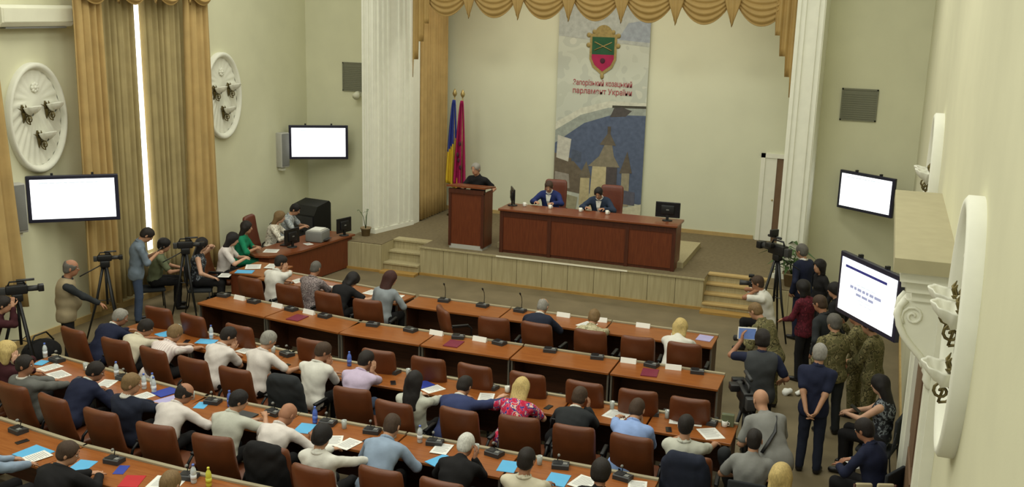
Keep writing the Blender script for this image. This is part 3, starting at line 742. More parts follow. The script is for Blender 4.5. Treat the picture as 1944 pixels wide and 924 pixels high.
        if st == 'long':
            bk = N - np.array([0, 0, 0.11]) - f * 0.105
            ps += [prim_c(Hc + rx * x - hf * 0.035 - hu * 0.01, bk + rx * x * 1.3 + f * (0.03 if abs(x) > 0.05 else 0), 0.056, 0.034, 0.04) for x in (-0.058, -0.02, 0.02, 0.058)]
        if st == 'bob':
            ps += [prim_c(Hc + hrx * x - hf * 0.03, Hc + hrx * x * 1.08 - hf * 0.035 - hu * 0.115, 0.055, 0.046, 0.04) for x in (-0.055, 0, 0.055)]
        cn = nrm(hf * 0.555 - hu * 0.83)
        cuts = [(cn, Hc @ cn + (0.075 if st in ('long', 'bob', 'tail') else 0.038))] if st not in ('long', 'bob') else []
        if st not in ('long', 'bob', 'tail'): cuts.append((-hu, -(Hc @ hu) + 0.098))
        fz = 0.012 if st in ('thick', 'bob', 'long') else 0.0
        holes = [prim_e(Hc + hf * 0.092 - hu * (0.040 + fz), HA, (0.071 * HS, 0.072 * HS, 0.108 * HS)), prim_c(Hc + hf * 0.10 - hu * 0.11, Hc + hf * 0.10 - hu * 0.3, 0.07, 0.09)]
        if st == 'ring': holes.append(prim_e(Hc + hu * 0.085 + hf * 0.02, HA, (0.074 * HS, 0.10 * HS, 0.058 * HS)))
        V, F = isosurface(ps, 0.0125, cuts, holes, 0.0036, sd)
        obj('hair' if st != 'cap' else 'cap', mesh_from('hair', V, F, [hm]), root)
    if glasses:
        g = MB()
        for sg in (-1, 1):
            g.tube([hp_(sg * 0.031 + 0.02 * math.cos(t), 0.097, 0.006 + 0.014 * math.sin(t)) for t in [k * PI / 4 for k in range(9)]], 0.0022, 5)
            g.tube([hp_(sg * 0.052, 0.095, 0.01), hp_(sg * 0.078, 0.0, 0.006)], 0.0022, 5)
        g.build('glasses', 'black_plastic', root)
    root['_'] = 0; del root['_']
    J = dict(head=Hc, hf=hf, hrx=hrx, hu=hu, neck=N, s=s, f=f, rx=rx, P=P, handL=ar[-1][2] + ar[-1][3] * 0.06, handR=ar[1][2] + ar[1][3] * 0.06)
    return root, J
def cloth(name, rgb, **k): mat(name, rgb, k.pop('rough', 0.85), k.pop('spec', 0.15), var=k.pop('var', 0.07), vscale=k.pop('vscale', 9), bump=0.15, bscale=k.pop('bscale', 45), **k)
mat('skin_a', (176, 132, 104), 0.55, 0.3, var=0.06, vscale=12); mat('skin_b', (156, 110, 84), 0.55, 0.3, var=0.06, vscale=12); mat('skin_c', (194, 152, 126), 0.55, 0.3, var=0.05, vscale=12)
mat('eye_white', (226, 222, 214), 0.3, 0.4, var=0); mat('eye_dark', (34, 26, 22), 0.3, 0.4, var=0); mat('lips', (158, 92, 82), 0.5, 0.3, var=0)
for nm, c in (('hair_black', (26, 22, 22)), ('hair_dark', (34, 28, 25)), ('hair_brown', (64, 48, 36)), ('hair_red', (62, 34, 30)), ('hair_lightbrown', (118, 94, 62)), ('hair_blond', (190, 166, 108)), ('hair_grey', (138, 134, 126)), ('hair_white', (196, 194, 186)), ('hair_greydark', (92, 88, 82))):
    mat(nm, c, 0.6, 0.3, var=0.22, vscale=30, bump=0.5, bscale=90, stretch=(3, 3, 0.6))
mat('shoe_black', (24, 22, 22), 0.35, 0.4, var=0.05); mat('shoe_brown', (70, 46, 32), 0.4, 0.4, var=0.05)
for nm, c in (('cloth_white', (208, 205, 196)), ('cloth_cream', (196, 188, 166)), ('cloth_pinkwhite', (206, 198, 192)), ('cloth_lilac', (188, 172, 196)), ('cloth_blue', (136, 160, 208)), ('cloth_lightblue', (136, 152, 172)), ('cloth_black', (30, 29, 30)),
              ('cloth_navy', (34, 38, 58)), ('cloth_darknavy', (38, 42, 56)), ('cloth_royal', (54, 62, 98)), ('cloth_slate', (46, 56, 74)), ('cloth_grey', (128, 128, 124)), ('cloth_greysuit', (98, 98, 94)), ('cloth_darkgrey', (64, 66, 68)), ('cloth_jeans', (66, 78, 100)),
              ('cloth_green', (30, 120, 86)), ('cloth_olive', (104, 110, 84)), ('cloth_khaki', (150, 136, 108)), ('cloth_maroon', (88, 30, 42)), ('cloth_beige', (178, 166, 132)), ('cloth_wine', (60, 30, 34)), ('cloth_charcoal', (44, 46, 48)), ('cloth_denim', (110, 122, 134)), ('cloth_greywoman', (132, 138, 142))):
    cloth(nm, c)
mat_blotch('cloth_floral', [(176, 36, 66), (206, 70, 92), (60, 60, 130), (224, 190, 170), (190, 50, 74)], 16)
mat_blotch('cloth_camo', [(92, 88, 58), (116, 108, 74), (70, 66, 44), (134, 124, 88)], 15)
mat_blotch('cloth_pattern', [(110, 98, 98), (146, 134, 132), (84, 74, 76), (160, 150, 146)], 22)
mat_blotch('cloth_whiteprint', [(222, 216, 200), (214, 206, 190), (150, 146, 130), (228, 222, 210)], 20)
mat_blotch('cloth_stripe', [(220, 210, 204), (200, 184, 182)], 9, kind='wave', pos=[0.0, 0.55])
mat_blotch('cloth_darkprint', [(40, 40, 44), (58, 62, 68), (126, 132, 138), (34, 34, 38)], 18)
mat_blotch('cloth_plaidred', [(92, 30, 42), (70, 24, 34), (110, 40, 52)], 18)
mat_blotch('cloth_plaidgrey', [(140, 146, 150), (176, 180, 180), (120, 128, 134)], 18)
mat_blotch('cloth_beigecamo', [(170, 162, 132), (150, 140, 110), (184, 176, 146), (132, 126, 98)], 12)
cloth('cloth_greyblouse', (184, 184, 172)); cloth('cloth_royalbright', (40, 50, 98))

# ------------------------------------------------------------------ wall fittings
def vent(label, x, y, z, wd, ht):
    t = thing('ventilation_grille', label, 'vent', (x, y, z))
    MB().box(-wd / 2, wd / 2, -0.02, 0, -ht / 2, ht / 2).build('backing', 'vent', t)
    f = MB()
    for a in ((-wd / 2, -wd / 2 + 0.03, -ht / 2, ht / 2), (wd / 2 - 0.03, wd / 2, -ht / 2, ht / 2), (-wd / 2, wd / 2, -ht / 2, -ht / 2 + 0.03), (-wd / 2, wd / 2, ht / 2 - 0.03, ht / 2)): f.box(a[0], a[1], -0.035, 0, a[2], a[3])
    f.build('frame', 'vent', t); me = MB().box(-wd / 2 + 0.03, wd / 2 - 0.03, -0.03, -0.02, -0.012, 0.012).mesh('slat', 'vent')
    n = int((ht - 0.08) / 0.045)
    for i in range(n): obj('slat', me, t, (0, 0, -ht / 2 + 0.055 + i * 0.045))
    return t
vent('grey square grille above the spotlight left of the stage', -12.33, YF, 4.18, 0.66, 0.70)
vent('grey square grille above the wall screen right of the stage', -0.55, YF, 4.18, 0.72, 0.66)
sp = thing('spotlight', 'small white spotlight under the grille left of the stage', 'spotlight', (-12.2, YF, 3.78))
MB().box(-0.05, 0.05, -0.03, 0, -0.06, 0.06).build('mount', 'plaster', sp); MB().tube([(0, -0.02, 0), (0, -0.10, -0.02)], 0.02, 8).build('arm', 'plaster', sp)
MB().tube([(0, -0.06, 0.03), (0.01, -0.14, 0.0), (0.02, -0.24, -0.06)], [0.05, 0.075, 0.09], 12).build('lamp_head', 'ac_white', sp)
ac = thing('air_conditioner', 'white air conditioner high above the leftmost plaster oval', 'air conditioner', (XL + 0.005, 13.62, 5.42))
MB().prism([(0, 0), (0.20, 0.02), (0.26, 0.09), (0.26, 0.32), (0.22, 0.37), (0, 0.37)], -0.78, 0.78, 0, Matrix(((1, 0, 0, 0), (0, 0, -1, 0), (0, 1, 0, 0), (0, 0, 0, 1)))).build('housing', 'ac_white', ac)
MB().box(0.03, 0.20, -0.66, 0.66, -0.012, 0.015).build('louver', 'mid_grey', ac)
MB().box(0.255, 0.268, -0.74, 0.74, 0.10, 0.31).build('front_cover', 'ac_white', ac)

def tv(label, c, yaw, wd, ht, page, tiltx=0):
    """wall screen; yaw = direction the picture faces, 0 = -y"""
    t = thing('wall_screen', label, 'television', c, yaw); t.rotation_euler = (tiltx, 0, yaw)
    fr = 0.062 * ht / 0.8
    MB().rbox((0, 0.035, 0), (wd, 0.07, ht), 0.012, sm=False).build('cabinet', 'bezel', t)
    p = MB().box(-wd / 2 + fr, wd / 2 - fr, -0.006, 0.001, -ht / 2 + fr, ht / 2 - fr).build('display', 'screen', t)
    iw, ih = wd - 2 * fr, ht - 2 * fr
    def words(y, x0, x1, hh, m, sd):
        r = random.Random(sd); mb = MB(); x = x0
        while x < x1 - 0.02:
            l = min(r.uniform(0.05, 0.16), x1 - x); mb.box(x, x + l, -0.0085, -0.006, y - hh / 2, y + hh / 2); x += l + 0.022
        mb.build('text_line', m, p)
    if page == 'slide':
        MB().box(-iw / 2, iw / 2, -0.008, -0.006, ih * 0.40, ih / 2).build('title_bar', 'screen_head', p)
        MB().box(-iw * 0.42, iw * 0.34, -0.0085, -0.006, ih * 0.335, ih * 0.385).build('menu_strip', 'screen_dark_ink', p)
        words(ih * 0.10, -iw * 0.18, iw * 0.16, 0.018, 'screen_ink_faint', 3); words(ih * 0.02, -iw * 0.30, iw * 0.28, 0.040, 'screen_ink', 4)
        words(-ih * 0.08, -iw * 0.18, iw * 0.14, 0.036, 'screen_ink', 5); words(-ih * 0.17, -iw * 0.14, iw * 0.12, 0.014, 'screen_ink_faint', 6); words(-ih * 0.23, -iw * 0.10, iw * 0.12, 0.014, 'screen_ink_faint', 7)
    else:
        words(ih * 0.41, -iw * 0.40, iw * 0.30, 0.020, 'screen_ink_faint', len(label))
    br = MB()
    for x in (-wd * 0.22, wd * 0.22): br.box(x - 0.02, x + 0.02, 0.03, 0.09, ht / 2 - 0.06, ht / 2 + 0.035)
    br.box(-0.2, 0.2, 0.07, 0.12, -0.2, 0.2); br.tube([(0, 0.1, 0), (0, 0.3, 0)], 0.03, 8)
    br.build('bracket', 'black_plastic', t)
    return t
tv('wide screen showing a blank white page below the leftmost plaster oval', (-13.12, 13.76, 2.52), rad(40), 1.48, 0.82, 'page')
tv('screen showing a white page in the corner left of the stage', (-12.90, 21.60, 2.62), rad(31), 1.42, 0.83, 'page')
tv('screen showing a white page high on the wall right of the stage', (-0.24, 21.75, 2.45), rad(-36), 1.34, 0.80, 'page')
tv('large near screen with a slide of text above the soldiers', (0.0, 13.70, 2.43), rad(-57), 1.42, 0.86, 'slide')
def speaker(label, x, y, z, rot):
    t = thing('column_speaker', label, 'loudspeaker', (x, y, z), rot)
    MB().rbox((0, -0.10, 0), (0.26, 0.20, 0.84), 0.02).build('cabinet', 'light_grey', t)
    MB().rbox((0, -0.205, 0.01), (0.22, 0.02, 0.78), 0.008).build('grille', 'mid_grey', t)
    MB().box(-0.06, 0.06, -0.12, 0.02, -0.50, -0.44).build('bracket', 'plaster', t)
    return t
speaker('tall grey column speaker beside the leftmost wall screen', XL + 0.02, 12.98, 2.45, rad(75))
speaker('tall grey column speaker beside the corner screen', XL + 0.02, 21.1, 2.45, rad(75))

# ------------------------------------------------------------------ banner, flags
bn = thing('city_banner', 'tall hanging banner with crest, bridge and fortress picture', 'banner', (-6.65, YB - 0.06, 0))
BW, B0, B1 = 2.30, 0.78, 6.45
MB().box(-BW / 2, BW / 2, 0, 0.012, B0, B1).build('cloth', mat_blotch('banner_sky', [(182, 186, 172), (188, 192, 178), (178, 182, 170), (192, 194, 180)], 1.4), bn)
def flatpoly(name, polys, rgbs, d, stretch=True):
    m = MB(); mm = []
    for i, (p, c) in enumerate(zip(polys, rgbs)):
        if stretch: p = [(x, 1.05 + (z - 1.05) * 1.22 if z > 1.05 else z) for x, z in p]
        nm = 'print_%d_%d_%d' % c
        if nm not in M: mat(nm, c, 0.8, 0.1, var=0.14, vscale=9)
        m.prism(p, d, d + 0.003 + 0.0004 * i, i, Matrix(((1, 0, 0, 0), (0, 0, -1, 0), (0, 1, 0, 0), (0, 0, 0, 1)))); mm.append(nm)
    return m.build(name, mm, bn)
ct = [(x, 3.02 + 0.38 * (1 - ((x - 1.0) / 2.15) ** 2)) for x in [-1.15 + 0.23 * i for i in range(11)]]
river = [(-1.15, 1.55), (1.15, 1.25), (1.15, 2.95), (0.5, 3.0), (-0.2, 2.8), (-1.15, 2.3)]
flatpoly('picture', [
    [(-1.15, 1.45), (1.15, 1.20), (1.15, 3.02), (0.3, 3.02), (-0.4, 2.80), (-1.15, 2.40)],                       # river
    [(-1.15, 2.35), (-0.4, 2.80), (0.3, 3.0), (1.15, 3.02), (1.15, 3.18), (0.3, 3.20), (-0.5, 3.05), (-1.15, 2.72)],  # far bank
    [(-1.15, 2.62), (-0.5, 2.96), (0.2, 3.14), (1.15, 3.16), (1.15, 3.27), (0.2, 3.27), (-0.5, 3.10), (-1.15, 2.78)],  # bridge arch
    [(0.30, 3.14), (1.15, 3.16), (1.15, 3.21), (0.30, 3.19)],
    [(0.25, 2.95), (0.65, 2.98), (0.8, 3.10), (0.55, 3.16), (0.35, 3.14)],                                       # rock
    [(-1.15, 1.40), (-0.35, 1.32), (-0.40, 1.80), (-0.7, 2.05), (-1.15, 2.15)],                                   # brown bank
    [(-1.10, 2.05), (-0.78, 1.98), (-0.72, 2.45), (-1.08, 2.52)],                                                 # dam wall
    [(-0.70, 2.00), (-0.45, 1.98), (-0.44, 2.20), (-0.70, 2.25)],
    [(-1.12, 1.45), (-0.72, 1.42), (-0.75, 1.72), (-1.12, 1.76)],
    ], [(88, 98, 120), (150, 156, 148), (196, 196, 180), (74, 72, 64), (84, 80, 78), (108, 98, 84), (190, 188, 176), (84, 92, 108), (150, 144, 134)], 0.001)
flatpoly('fortress_picture', [
    [(-0.20, 1.00), (0.22, 0.98), (0.22, 1.98), (-0.14, 1.94)], [(0.22, 0.98), (0.50, 1.20), (0.50, 1.98), (0.22, 1.98)],
    [(-0.26, 1.92), (0.56, 1.94), (0.40, 2.16), (0.34, 2.40), (0.16, 2.40), (0.02, 2.14)], [(0.02, 2.38), (0.44, 2.38), (0.28, 2.62), (0.22, 2.62)], [(0.21, 2.60), (0.29, 2.60), (0.29, 2.76), (0.21, 2.76)],
    [(-0.46, 1.10), (-0.20, 1.02), (-0.20, 1.70), (-0.44, 1.68)], [(-0.50, 1.66), (-0.16, 1.68), (-0.30, 2.02)], [(0.62, 1.15), (0.82, 1.15), (0.82, 1.86), (0.62, 1.84)], [(0.56, 1.82), (0.88, 1.84), (0.74, 2.28)], [(0.50, 1.20), (0.98, 1.18), (0.98, 1.45), (0.50, 1.50)],
    [(-0.55, 0.80), (1.15, 0.80), (1.15, 1.22), (0.4, 1.02), (-0.5, 1.05)], [(-0.9, 1.0), (-0.55, 0.9), (-0.5, 1.25), (-0.85, 1.3)]],
    [(186, 174, 138), (84, 78, 78), (132, 124, 106), (104, 96, 84), (92, 84, 74), (178, 166, 130), (112, 104, 90), (148, 140, 118), (98, 90, 80), (92, 92, 104), (196, 192, 166), (150, 146, 120)], 0.006)
flatpoly('picture_sky', [[(-1.15, 5.3), (1.15, 5.1), (1.15, 6.44), (-1.15, 6.44)], [(0.35, 5.25), (1.15, 5.2), (1.15, 5.75), (0.6, 5.65)]], [(168, 172, 166), (148, 156, 164)], 0.0005, False)
cr = MB(); shield = lambda k, zc: [(-0.30 * k, zc + 0.42 * k), (-0.30 * k, zc - 0.12 * k), (-0.22 * k, zc - 0.30 * k), (0, zc - 0.46 * k), (0.22 * k, zc - 0.30 * k), (0.30 * k, zc - 0.12 * k), (0.30 * k, zc + 0.42 * k)]
fx = Matrix(((1, 0, 0, 0), (0, 0, -1, 0), (0, 1, 0, 0), (0, 0, 0, 1)))
mat('crest_gold', (150, 132, 82), 0.5, 0.4, 0.2, var=0.15, vscale=20); mat('crest_green', (44, 84, 58), 0.7, 0.2, var=0.1); mat('crest_crimson', (156, 40, 78), 0.7, 0.2, var=0.1); mat('crest_dark', (74, 40, 52), 0.7, 0.2, var=0.1)
ZC = 4.90
cr.prism(shield(1.13, ZC), 0.004, 0.016, 0, fx); cr.prism([(0.30 * math.cos(q) * 0.75, ZC + 0.45 + 0.24 * math.sin(q)) for q in [PI * k / 12 for k in range(13)]], 0.004, 0.018, 0, fx)
for sg in (-1, 1):
    for zz in (0.44, 0.20): cr.ball((sg * 0.37, -0.012, ZC + zz), (0.06, 0.012, 0.06))
    cr.ball((sg * 0.24, -0.012, ZC + 0.52), (0.05, 0.012, 0.06))
cr.ball((0, -0.012, ZC - 0.54), (0.05, 0.012, 0.08)); cb = cr.build('crest', 'crest_gold', bn)
MB().prism([(-0.28, ZC - 0.02), (0.28, ZC - 0.02), (0.28, ZC + 0.40), (-0.28, ZC + 0.40)], 0.016, 0.021, 0, fx).build('crest_upper_field', 'crest_green', cb)
MB().prism([(-0.28, ZC - 0.02), (-0.28, ZC - 0.12), (-0.20, ZC - 0.28), (0, ZC - 0.43), (0.20, ZC - 0.28), (0.28, ZC - 0.12), (0.28, ZC - 0.02)], 0.016, 0.021, 0, fx).build('crest_lower_field', 'crest_crimson', cb)
x_ = MB(); x_.tube([(-0.22, -0.024, ZC + 0.08), (0.22, -0.024, ZC + 0.28)], 0.014, 6); x_.tube([(0.22, -0.024, ZC + 0.08), (-0.22, -0.024, ZC + 0.28)], 0.014, 6); x_.build('crossed_muskets', 'crest_gold', cb)
MB().ball((0, -0.02, ZC - 0.17), (0.07, 0.008, 0.07)).build('charge', 'crest_dark', cb)
mat('print_red', (164, 92, 94), 0.8, 0.1, var=0.03)
for k, (tx, zz, wd) in enumerate((('Запорізький козацький', 4.12, 1.50), ('парламент України', 3.92, 1.50))):
    cu = bpy.data.curves.new('slogan', 'FONT'); cu.body = tx; cu.align_x = 'CENTER'; cu.size = 0.19; cu.extrude = 0.002; cu.offset = 0.002
    to = bpy.data.objects.new('slogan', cu); C.objects.link(to); bpy.context.view_layer.update()
    me = bpy.data.meshes.new_from_object(to.evaluated_get(bpy.context.evaluated_depsgraph_get())); wx = to.dimensions.x
    bpy.data.objects.remove(to); me.materials.clear(); me.materials.append(M['print_red'])
    o = obj('slogan', me, bn, (0.02, -0.008, zz)); o.rotation_euler = (PI / 2, 0, 0); sc_ = wd / max(wx, 0.1); o.scale = (sc_, 1.0, 1); o['kind'] = 'stuff'
def flag(label, x, y, colors):
    t = thing('flag', label, 'flag', (x, y, SH), 0, 'flags behind the lectern')
    MB().lathe([(0.16, 0), (0.16, 0.03), (0.05, 0.06), (0.03, 0.1)], n=14).build('base', 'brass', t)
    MB().tube([(0, 0, 0.05), (0, 0, 3.05)], 0.016, 8).build('pole', 'brass_pale', t)
    MB().lathe([(0.01, 3.05), (0.045, 3.09), (0.06, 3.14), (0.03, 3.22), (0.004, 3.26)], n=10).build('finial', 'brass_pale', t)
    def fn(u, v):
        wv = 0.05 + 0.20 * v ** 0.7; q = u * 2 * PI * 2.5
        return (-wv * 0.9 + u * wv * 1.45 + 0.02 * math.sin(q), -0.03 - (0.02 + 0.05 * v) * math.sin(q), 2.98 - 2.1 * v - 0.25 * u * v)
    m = MB().grid(fn, 24, 24)
    for i in range(len(m.f)):
        u = (i % 24) / 24; v = (i // 24) / 24
        m.m[i] = (0 if (v + 0.25 * (u - 0.5)) < 0.48 else 1) if len(colors) == 2 else 0
    solidify(m.build('cloth', list(colors), t), 0.006)
    if len(colors) == 1:
        e = MB()
        for q, (zz, xx) in enumerate(((1.9, -0.02), (1.62, -0.08), (1.48, -0.05), (1.30, 0.0))): e.ball((xx, -0.095, zz), (0.035, 0.01, 0.06), 0)
        e.build('emblem', 'crest_dark', t)
    return t
flag('blue and yellow flag hanging from a pole behind the lectern', -10.28, 23.85, ('flag_blue', 'flag_yellow'))
flag('crimson flag with dark emblem on a pole behind the lectern', -10.02, 23.75, ('flag_crimson',))

# ------------------------------------------------------------------ lectern and presidium table
le = thing('lectern', 'cherry wood lectern with dark frame on the stage', 'lectern', (-8.53, 20.52, SH))
MB().box(-0.40, 0.40, 0.0, 0.55, 0, 0.10).build('plinth', 'light_grey', le)
MB().box(-0.36, 0.36, 0.0, 0.03, 0.10, 1.28).build('front_panel', 'cherry', le)
for sg in (-1, 1):
    MB().box(sg * 0.39 - 0.03, sg * 0.39 + 0.03, -0.02, 0.05, 0.06, 1.30).build('corner_post', 'dark_frame', le)
    MB().box(sg * 0.40 - 0.012, sg * 0.40 + 0.012, 0.05, 0.55, 0.06, 1.30).build('side_panel', 'cherry', le)
MB().box(-0.42, 0.42, -0.03, 0.03, 1.26, 1.36).build('top_rail', 'dark_frame', le)
MB().prism([(-0.06, 1.40), (0.60, 1.34), (0.60, 1.37), (-0.06, 1.44)], -0.46, 0.46, 0, Matrix(((0, 0, 1, 0), (1, 0, 0, 0), (0, 1, 0, 0), (0, 0, 0, 1)))).build('reading_top', 'cherry_top', le)
le['group'] = 'stage furniture'
pt = thing('presidium_table', 'long cherry wood table with three front panels on stage', 'table', (-5.8, 20.6, SH))
MB().rbox((0, 0.32, 0.97), (3.98, 0.74, 0.05), 0.012, sm=False).build('table_top', 'cherry_top', pt)
for (x0, x1) in ((-1.88, -0.85), (-0.77, 0.88), (0.96, 1.88)):
    MB().box(x0, x1, 0.02, 0.05, 0.06, 0.82).build('front_panel', 'cherry', pt)
for x in (-1.92, -0.81, 0.92, 1.92): MB().box(x - 0.04, x + 0.04, 0.0, 0.07, 0, 0.94).build('post', 'dark_frame', pt)
MB().box(-1.92, 1.92, 0.005, 0.06, 0.82, 0.945).build('top_rail', 'dark_frame', pt); MB().box(-1.92, 1.92, 0.03, 0.06, 0, 0.06).build('plinth', 'dark_frame', pt)
for sg in (-1, 1): MB().box(sg * 1.93 - 0.02, sg * 1.93 + 0.02, 0.06, 0.62, 0, 0.945).build('side_panel', 'cherry', pt)

def monitor(label, loc, rot, wd=0.52, ht=0.33):
    t = thing('monitor', label, 'monitor', loc, rot)
    MB().rbox((0, 0, 0.07 + ht / 2), (wd, 0.035, ht), 0.012, sm=False).build('screen', 'monitor_off', t)
    MB().rbox((0, -0.02, 0.07 + ht / 2), (wd * 0.55, 0.05, ht * 0.6), 0.02).build('back_cover', 'black_plastic', t)
    MB().box(-0.03, 0.03, -0.03, 0.0, 0.01, 0.2).build('stand', 'black_plastic', t)
    MB().lathe([(0.11, 0), (0.11, 0.012), (0.03, 0.02)], n=16).build('foot', 'black_plastic', t)
    MB().box(-0.03, 0.03, -0.050, -0.045, 0.07 + ht * 0.48, 0.07 + ht * 0.55).build('badge', 'mid_grey', t)
    return t
monitor('black monitor on the left end of the presidium table', (-7.62, 21.02, SH + 0.995), rad(-62))
monitor('black monitor seen from behind on the right end of the presidium table', (-4.12, 21.0, SH + 0.995), rad(4))

# ------------------------------------------------------------------ chairs
def chair_back_mesh(matn, hgt=0.67, wd=0.54):
    m = MB(); n = 20; vs = []; fs = []
    rows = [(0.0, 0.80, 0.25), (0.012, 0.92, 0.7), (0.05, 0.97, 1.0), (0.25, 1.0, 1.0), (0.30, 1.0, 0.90), (0.35, 1.0, 1.0), (0.6, 1.0, 1.0), (0.82, 0.99, 1.05), (0.93, 0.96, 1.05), (0.975, 0.90, 0.85), (1.0, 0.78, 0.3)]
    for (v, ws, ts) in rows:
        zc = 0.44 + hgt * v; yc = -0.25 - 0.17 * v - 0.03 * math.sin(v * PI)
        for k in range(n):
            q = 2 * PI * k / n; cx = math.copysign(abs(math.cos(q)) ** 0.45, math.cos(q)); cy = math.copysign(abs(math.sin(q)) ** 0.6, math.sin(q))
            x = cx * wd / 2 * ws; y = yc + cy * 0.055 * ts + 0.05 * (cx * ws) ** 2
            vs.append((x, y, zc))
    for j in range(len(rows) - 1):
        for k in range(n): k2 = (k + 1) % n; fs.append((j * n + k, j * n + k2, (j + 1) * n + k2, (j + 1) * n + k))
    fs.append(tuple(range(n - 1, -1, -1))); fs.append(tuple(range((len(rows) - 1) * n, len(rows) * n)))
    return m.add(vs, fs, 0, True).mesh('backrest', matn)
CH = {}
def chair_meshes(kind):
    if kind in CH: return CH[kind]
    lm = 'leather' if kind == 'brown' else 'leather_red'
    hg = 0.67 if kind == 'brown' else 0.84
    d = {}
    d['backrest'] = chair_back_mesh(lm, hg)
    d['seat'] = MB().rbox((0, 0.03, 0.425), (0.53, 0.54, 0.11), 0.05).mesh('seat', lm)
    for sg in (-1, 1):
        m = MB(); m.tube([(sg * 0.27, -0.22, 0.42), (sg * 0.31, -0.20, 0.58), (sg * 0.31, -0.12, 0.64), (sg * 0.31, 0.16, 0.65), (sg * 0.31, 0.22, 0.60), (sg * 0.28, 0.20, 0.42)], 0.018, 8)
        d['armrest%d' % sg] = m.mesh('armrest', 'black_plastic')
        d['arm_pad%d' % sg] = MB().rbox((sg * 0.31, 0.02, 0.665), (0.055, 0.30, 0.03), 0.014).mesh('arm_pad', 'black_plastic')
    d['gas_column'] = MB().lathe([(0.03, 0.10), (0.03, 0.25), (0.02, 0.26), (0.02, 0.37)], n=10).mesh('gas_column', 'black_plastic')
    m = MB()
    for k in range(5):
        q = 2 * PI * k / 5 + 0.3; c, s = math.cos(q), math.sin(q)
        m.tube([(0.03 * c, 0.03 * s, 0.12), (0.18 * c, 0.18 * s, 0.10), (0.30 * c, 0.30 * s, 0.075)], [0.03, 0.024, 0.018], 6)
        m.lathe([(0.028, -0.018), (0.028, 0.018)], n=10, mtx=Matrix.Translation((0.30 * c, 0.30 * s, 0.03)) @ Matrix.Rotation(q, 4, 'Z') @ Matrix.Rotation(PI / 2, 4, 'X'))
    d['base'] = m.mesh('base', 'black_plastic')
    CH[kind] = d
    return d
def chair(label, x, y, rot=0, z=0, kind='brown', group='brown leather chairs in the hall', name='office_chair'):
    d = chair_meshes(kind); t = thing(name, label, 'chair', (x, y, z), rot, group)
    obj('seat', d['seat'], t); obj('backrest', d['backrest'], t); obj('gas_column', d['gas_column'], t); obj('base', d['base'], t)
    for sg in (-1, 1): a = obj('armrest', d['armrest%d' % sg], t); obj('arm_pad', d['arm_pad%d' % sg], a)
    return t
def jacket_on_chair(label, x, y, rot, matn):
    """jacket draped over a chair back"""
    c = np.array
    ps = [prim_e((0, -0.40, 0.90), np.eye(3), (0.27, 0.095, 0.20), 0.06), prim_c((-0.17, -0.41, 1.06), (0.17, -0.41, 1.06), 0.085, 0.085, 0.06), prim_e((0, -0.36, 0.68), np.eye(3), (0.26, 0.10, 0.24), 0.06),
          prim_c((-0.24, -0.40, 1.0), (-0.28, -0.33, 0.62), 0.065, 0.05, 0.04), prim_c((0.24, -0.40, 1.0), (0.28, -0.33, 0.62), 0.065, 0.05, 0.04)]
    V, F = isosurface(ps, 0.018, [], [prim_c((-0.2, -0.2, 0.5), (0.2, -0.2, 0.5), 0.16, 0.16)], 0.005, len(label))
    V[:, 0] *= 0.9; o = obj('jacket', mesh_from('jacket', V, F, [matn])); o.location = (x, y, 0); o.rotation_euler = (0, 0, rot)
    return tag(o, label, 'jacket')

# ------------------------------------------------------------------ desks
def off(x): return 0.14 * max(0.0, -8.0 - x)
def ang(x): return -math.atan(0.14) if x < -8.0 else 0.0
def desk(label, x0, x1, y0, group, depth=0.68):
    """one desk unit: near edge at y0 (plus the bend of the row at the left)"""
    a = (x0, y0 + off(x0)); b = (x1, y0 + off(x1)); L = math.hypot(b[0] - a[0], b[1] - a[1]) - 0.025; r = math.atan2(b[1] - a[1], b[0] - a[0])
    t = thing('desk', label, 'desk', ((a[0] + b[0]) / 2, (a[1] + b[1]) / 2, 0), r, group); h = L / 2
    MB().rbox((0, depth / 2, 0.735), (L, depth, 0.035), 0.006, sm=False).build('desk_top', 'desk_top', t)
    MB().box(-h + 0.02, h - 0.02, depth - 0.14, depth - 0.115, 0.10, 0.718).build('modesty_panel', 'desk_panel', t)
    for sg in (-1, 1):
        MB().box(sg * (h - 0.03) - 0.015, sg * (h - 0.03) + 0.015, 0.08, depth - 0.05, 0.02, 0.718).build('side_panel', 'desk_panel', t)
        MB().box(sg * (h - 0.014) - 0.012, sg * (h - 0.014) + 0.012, 0.03, 0.075, 0, 0.718).build('leg', 'steel', t)
    MB().box(-h, h, depth - 0.055, depth, 0.7525, 0.775).build('cable_ledge', 'ledge', t)
    return t

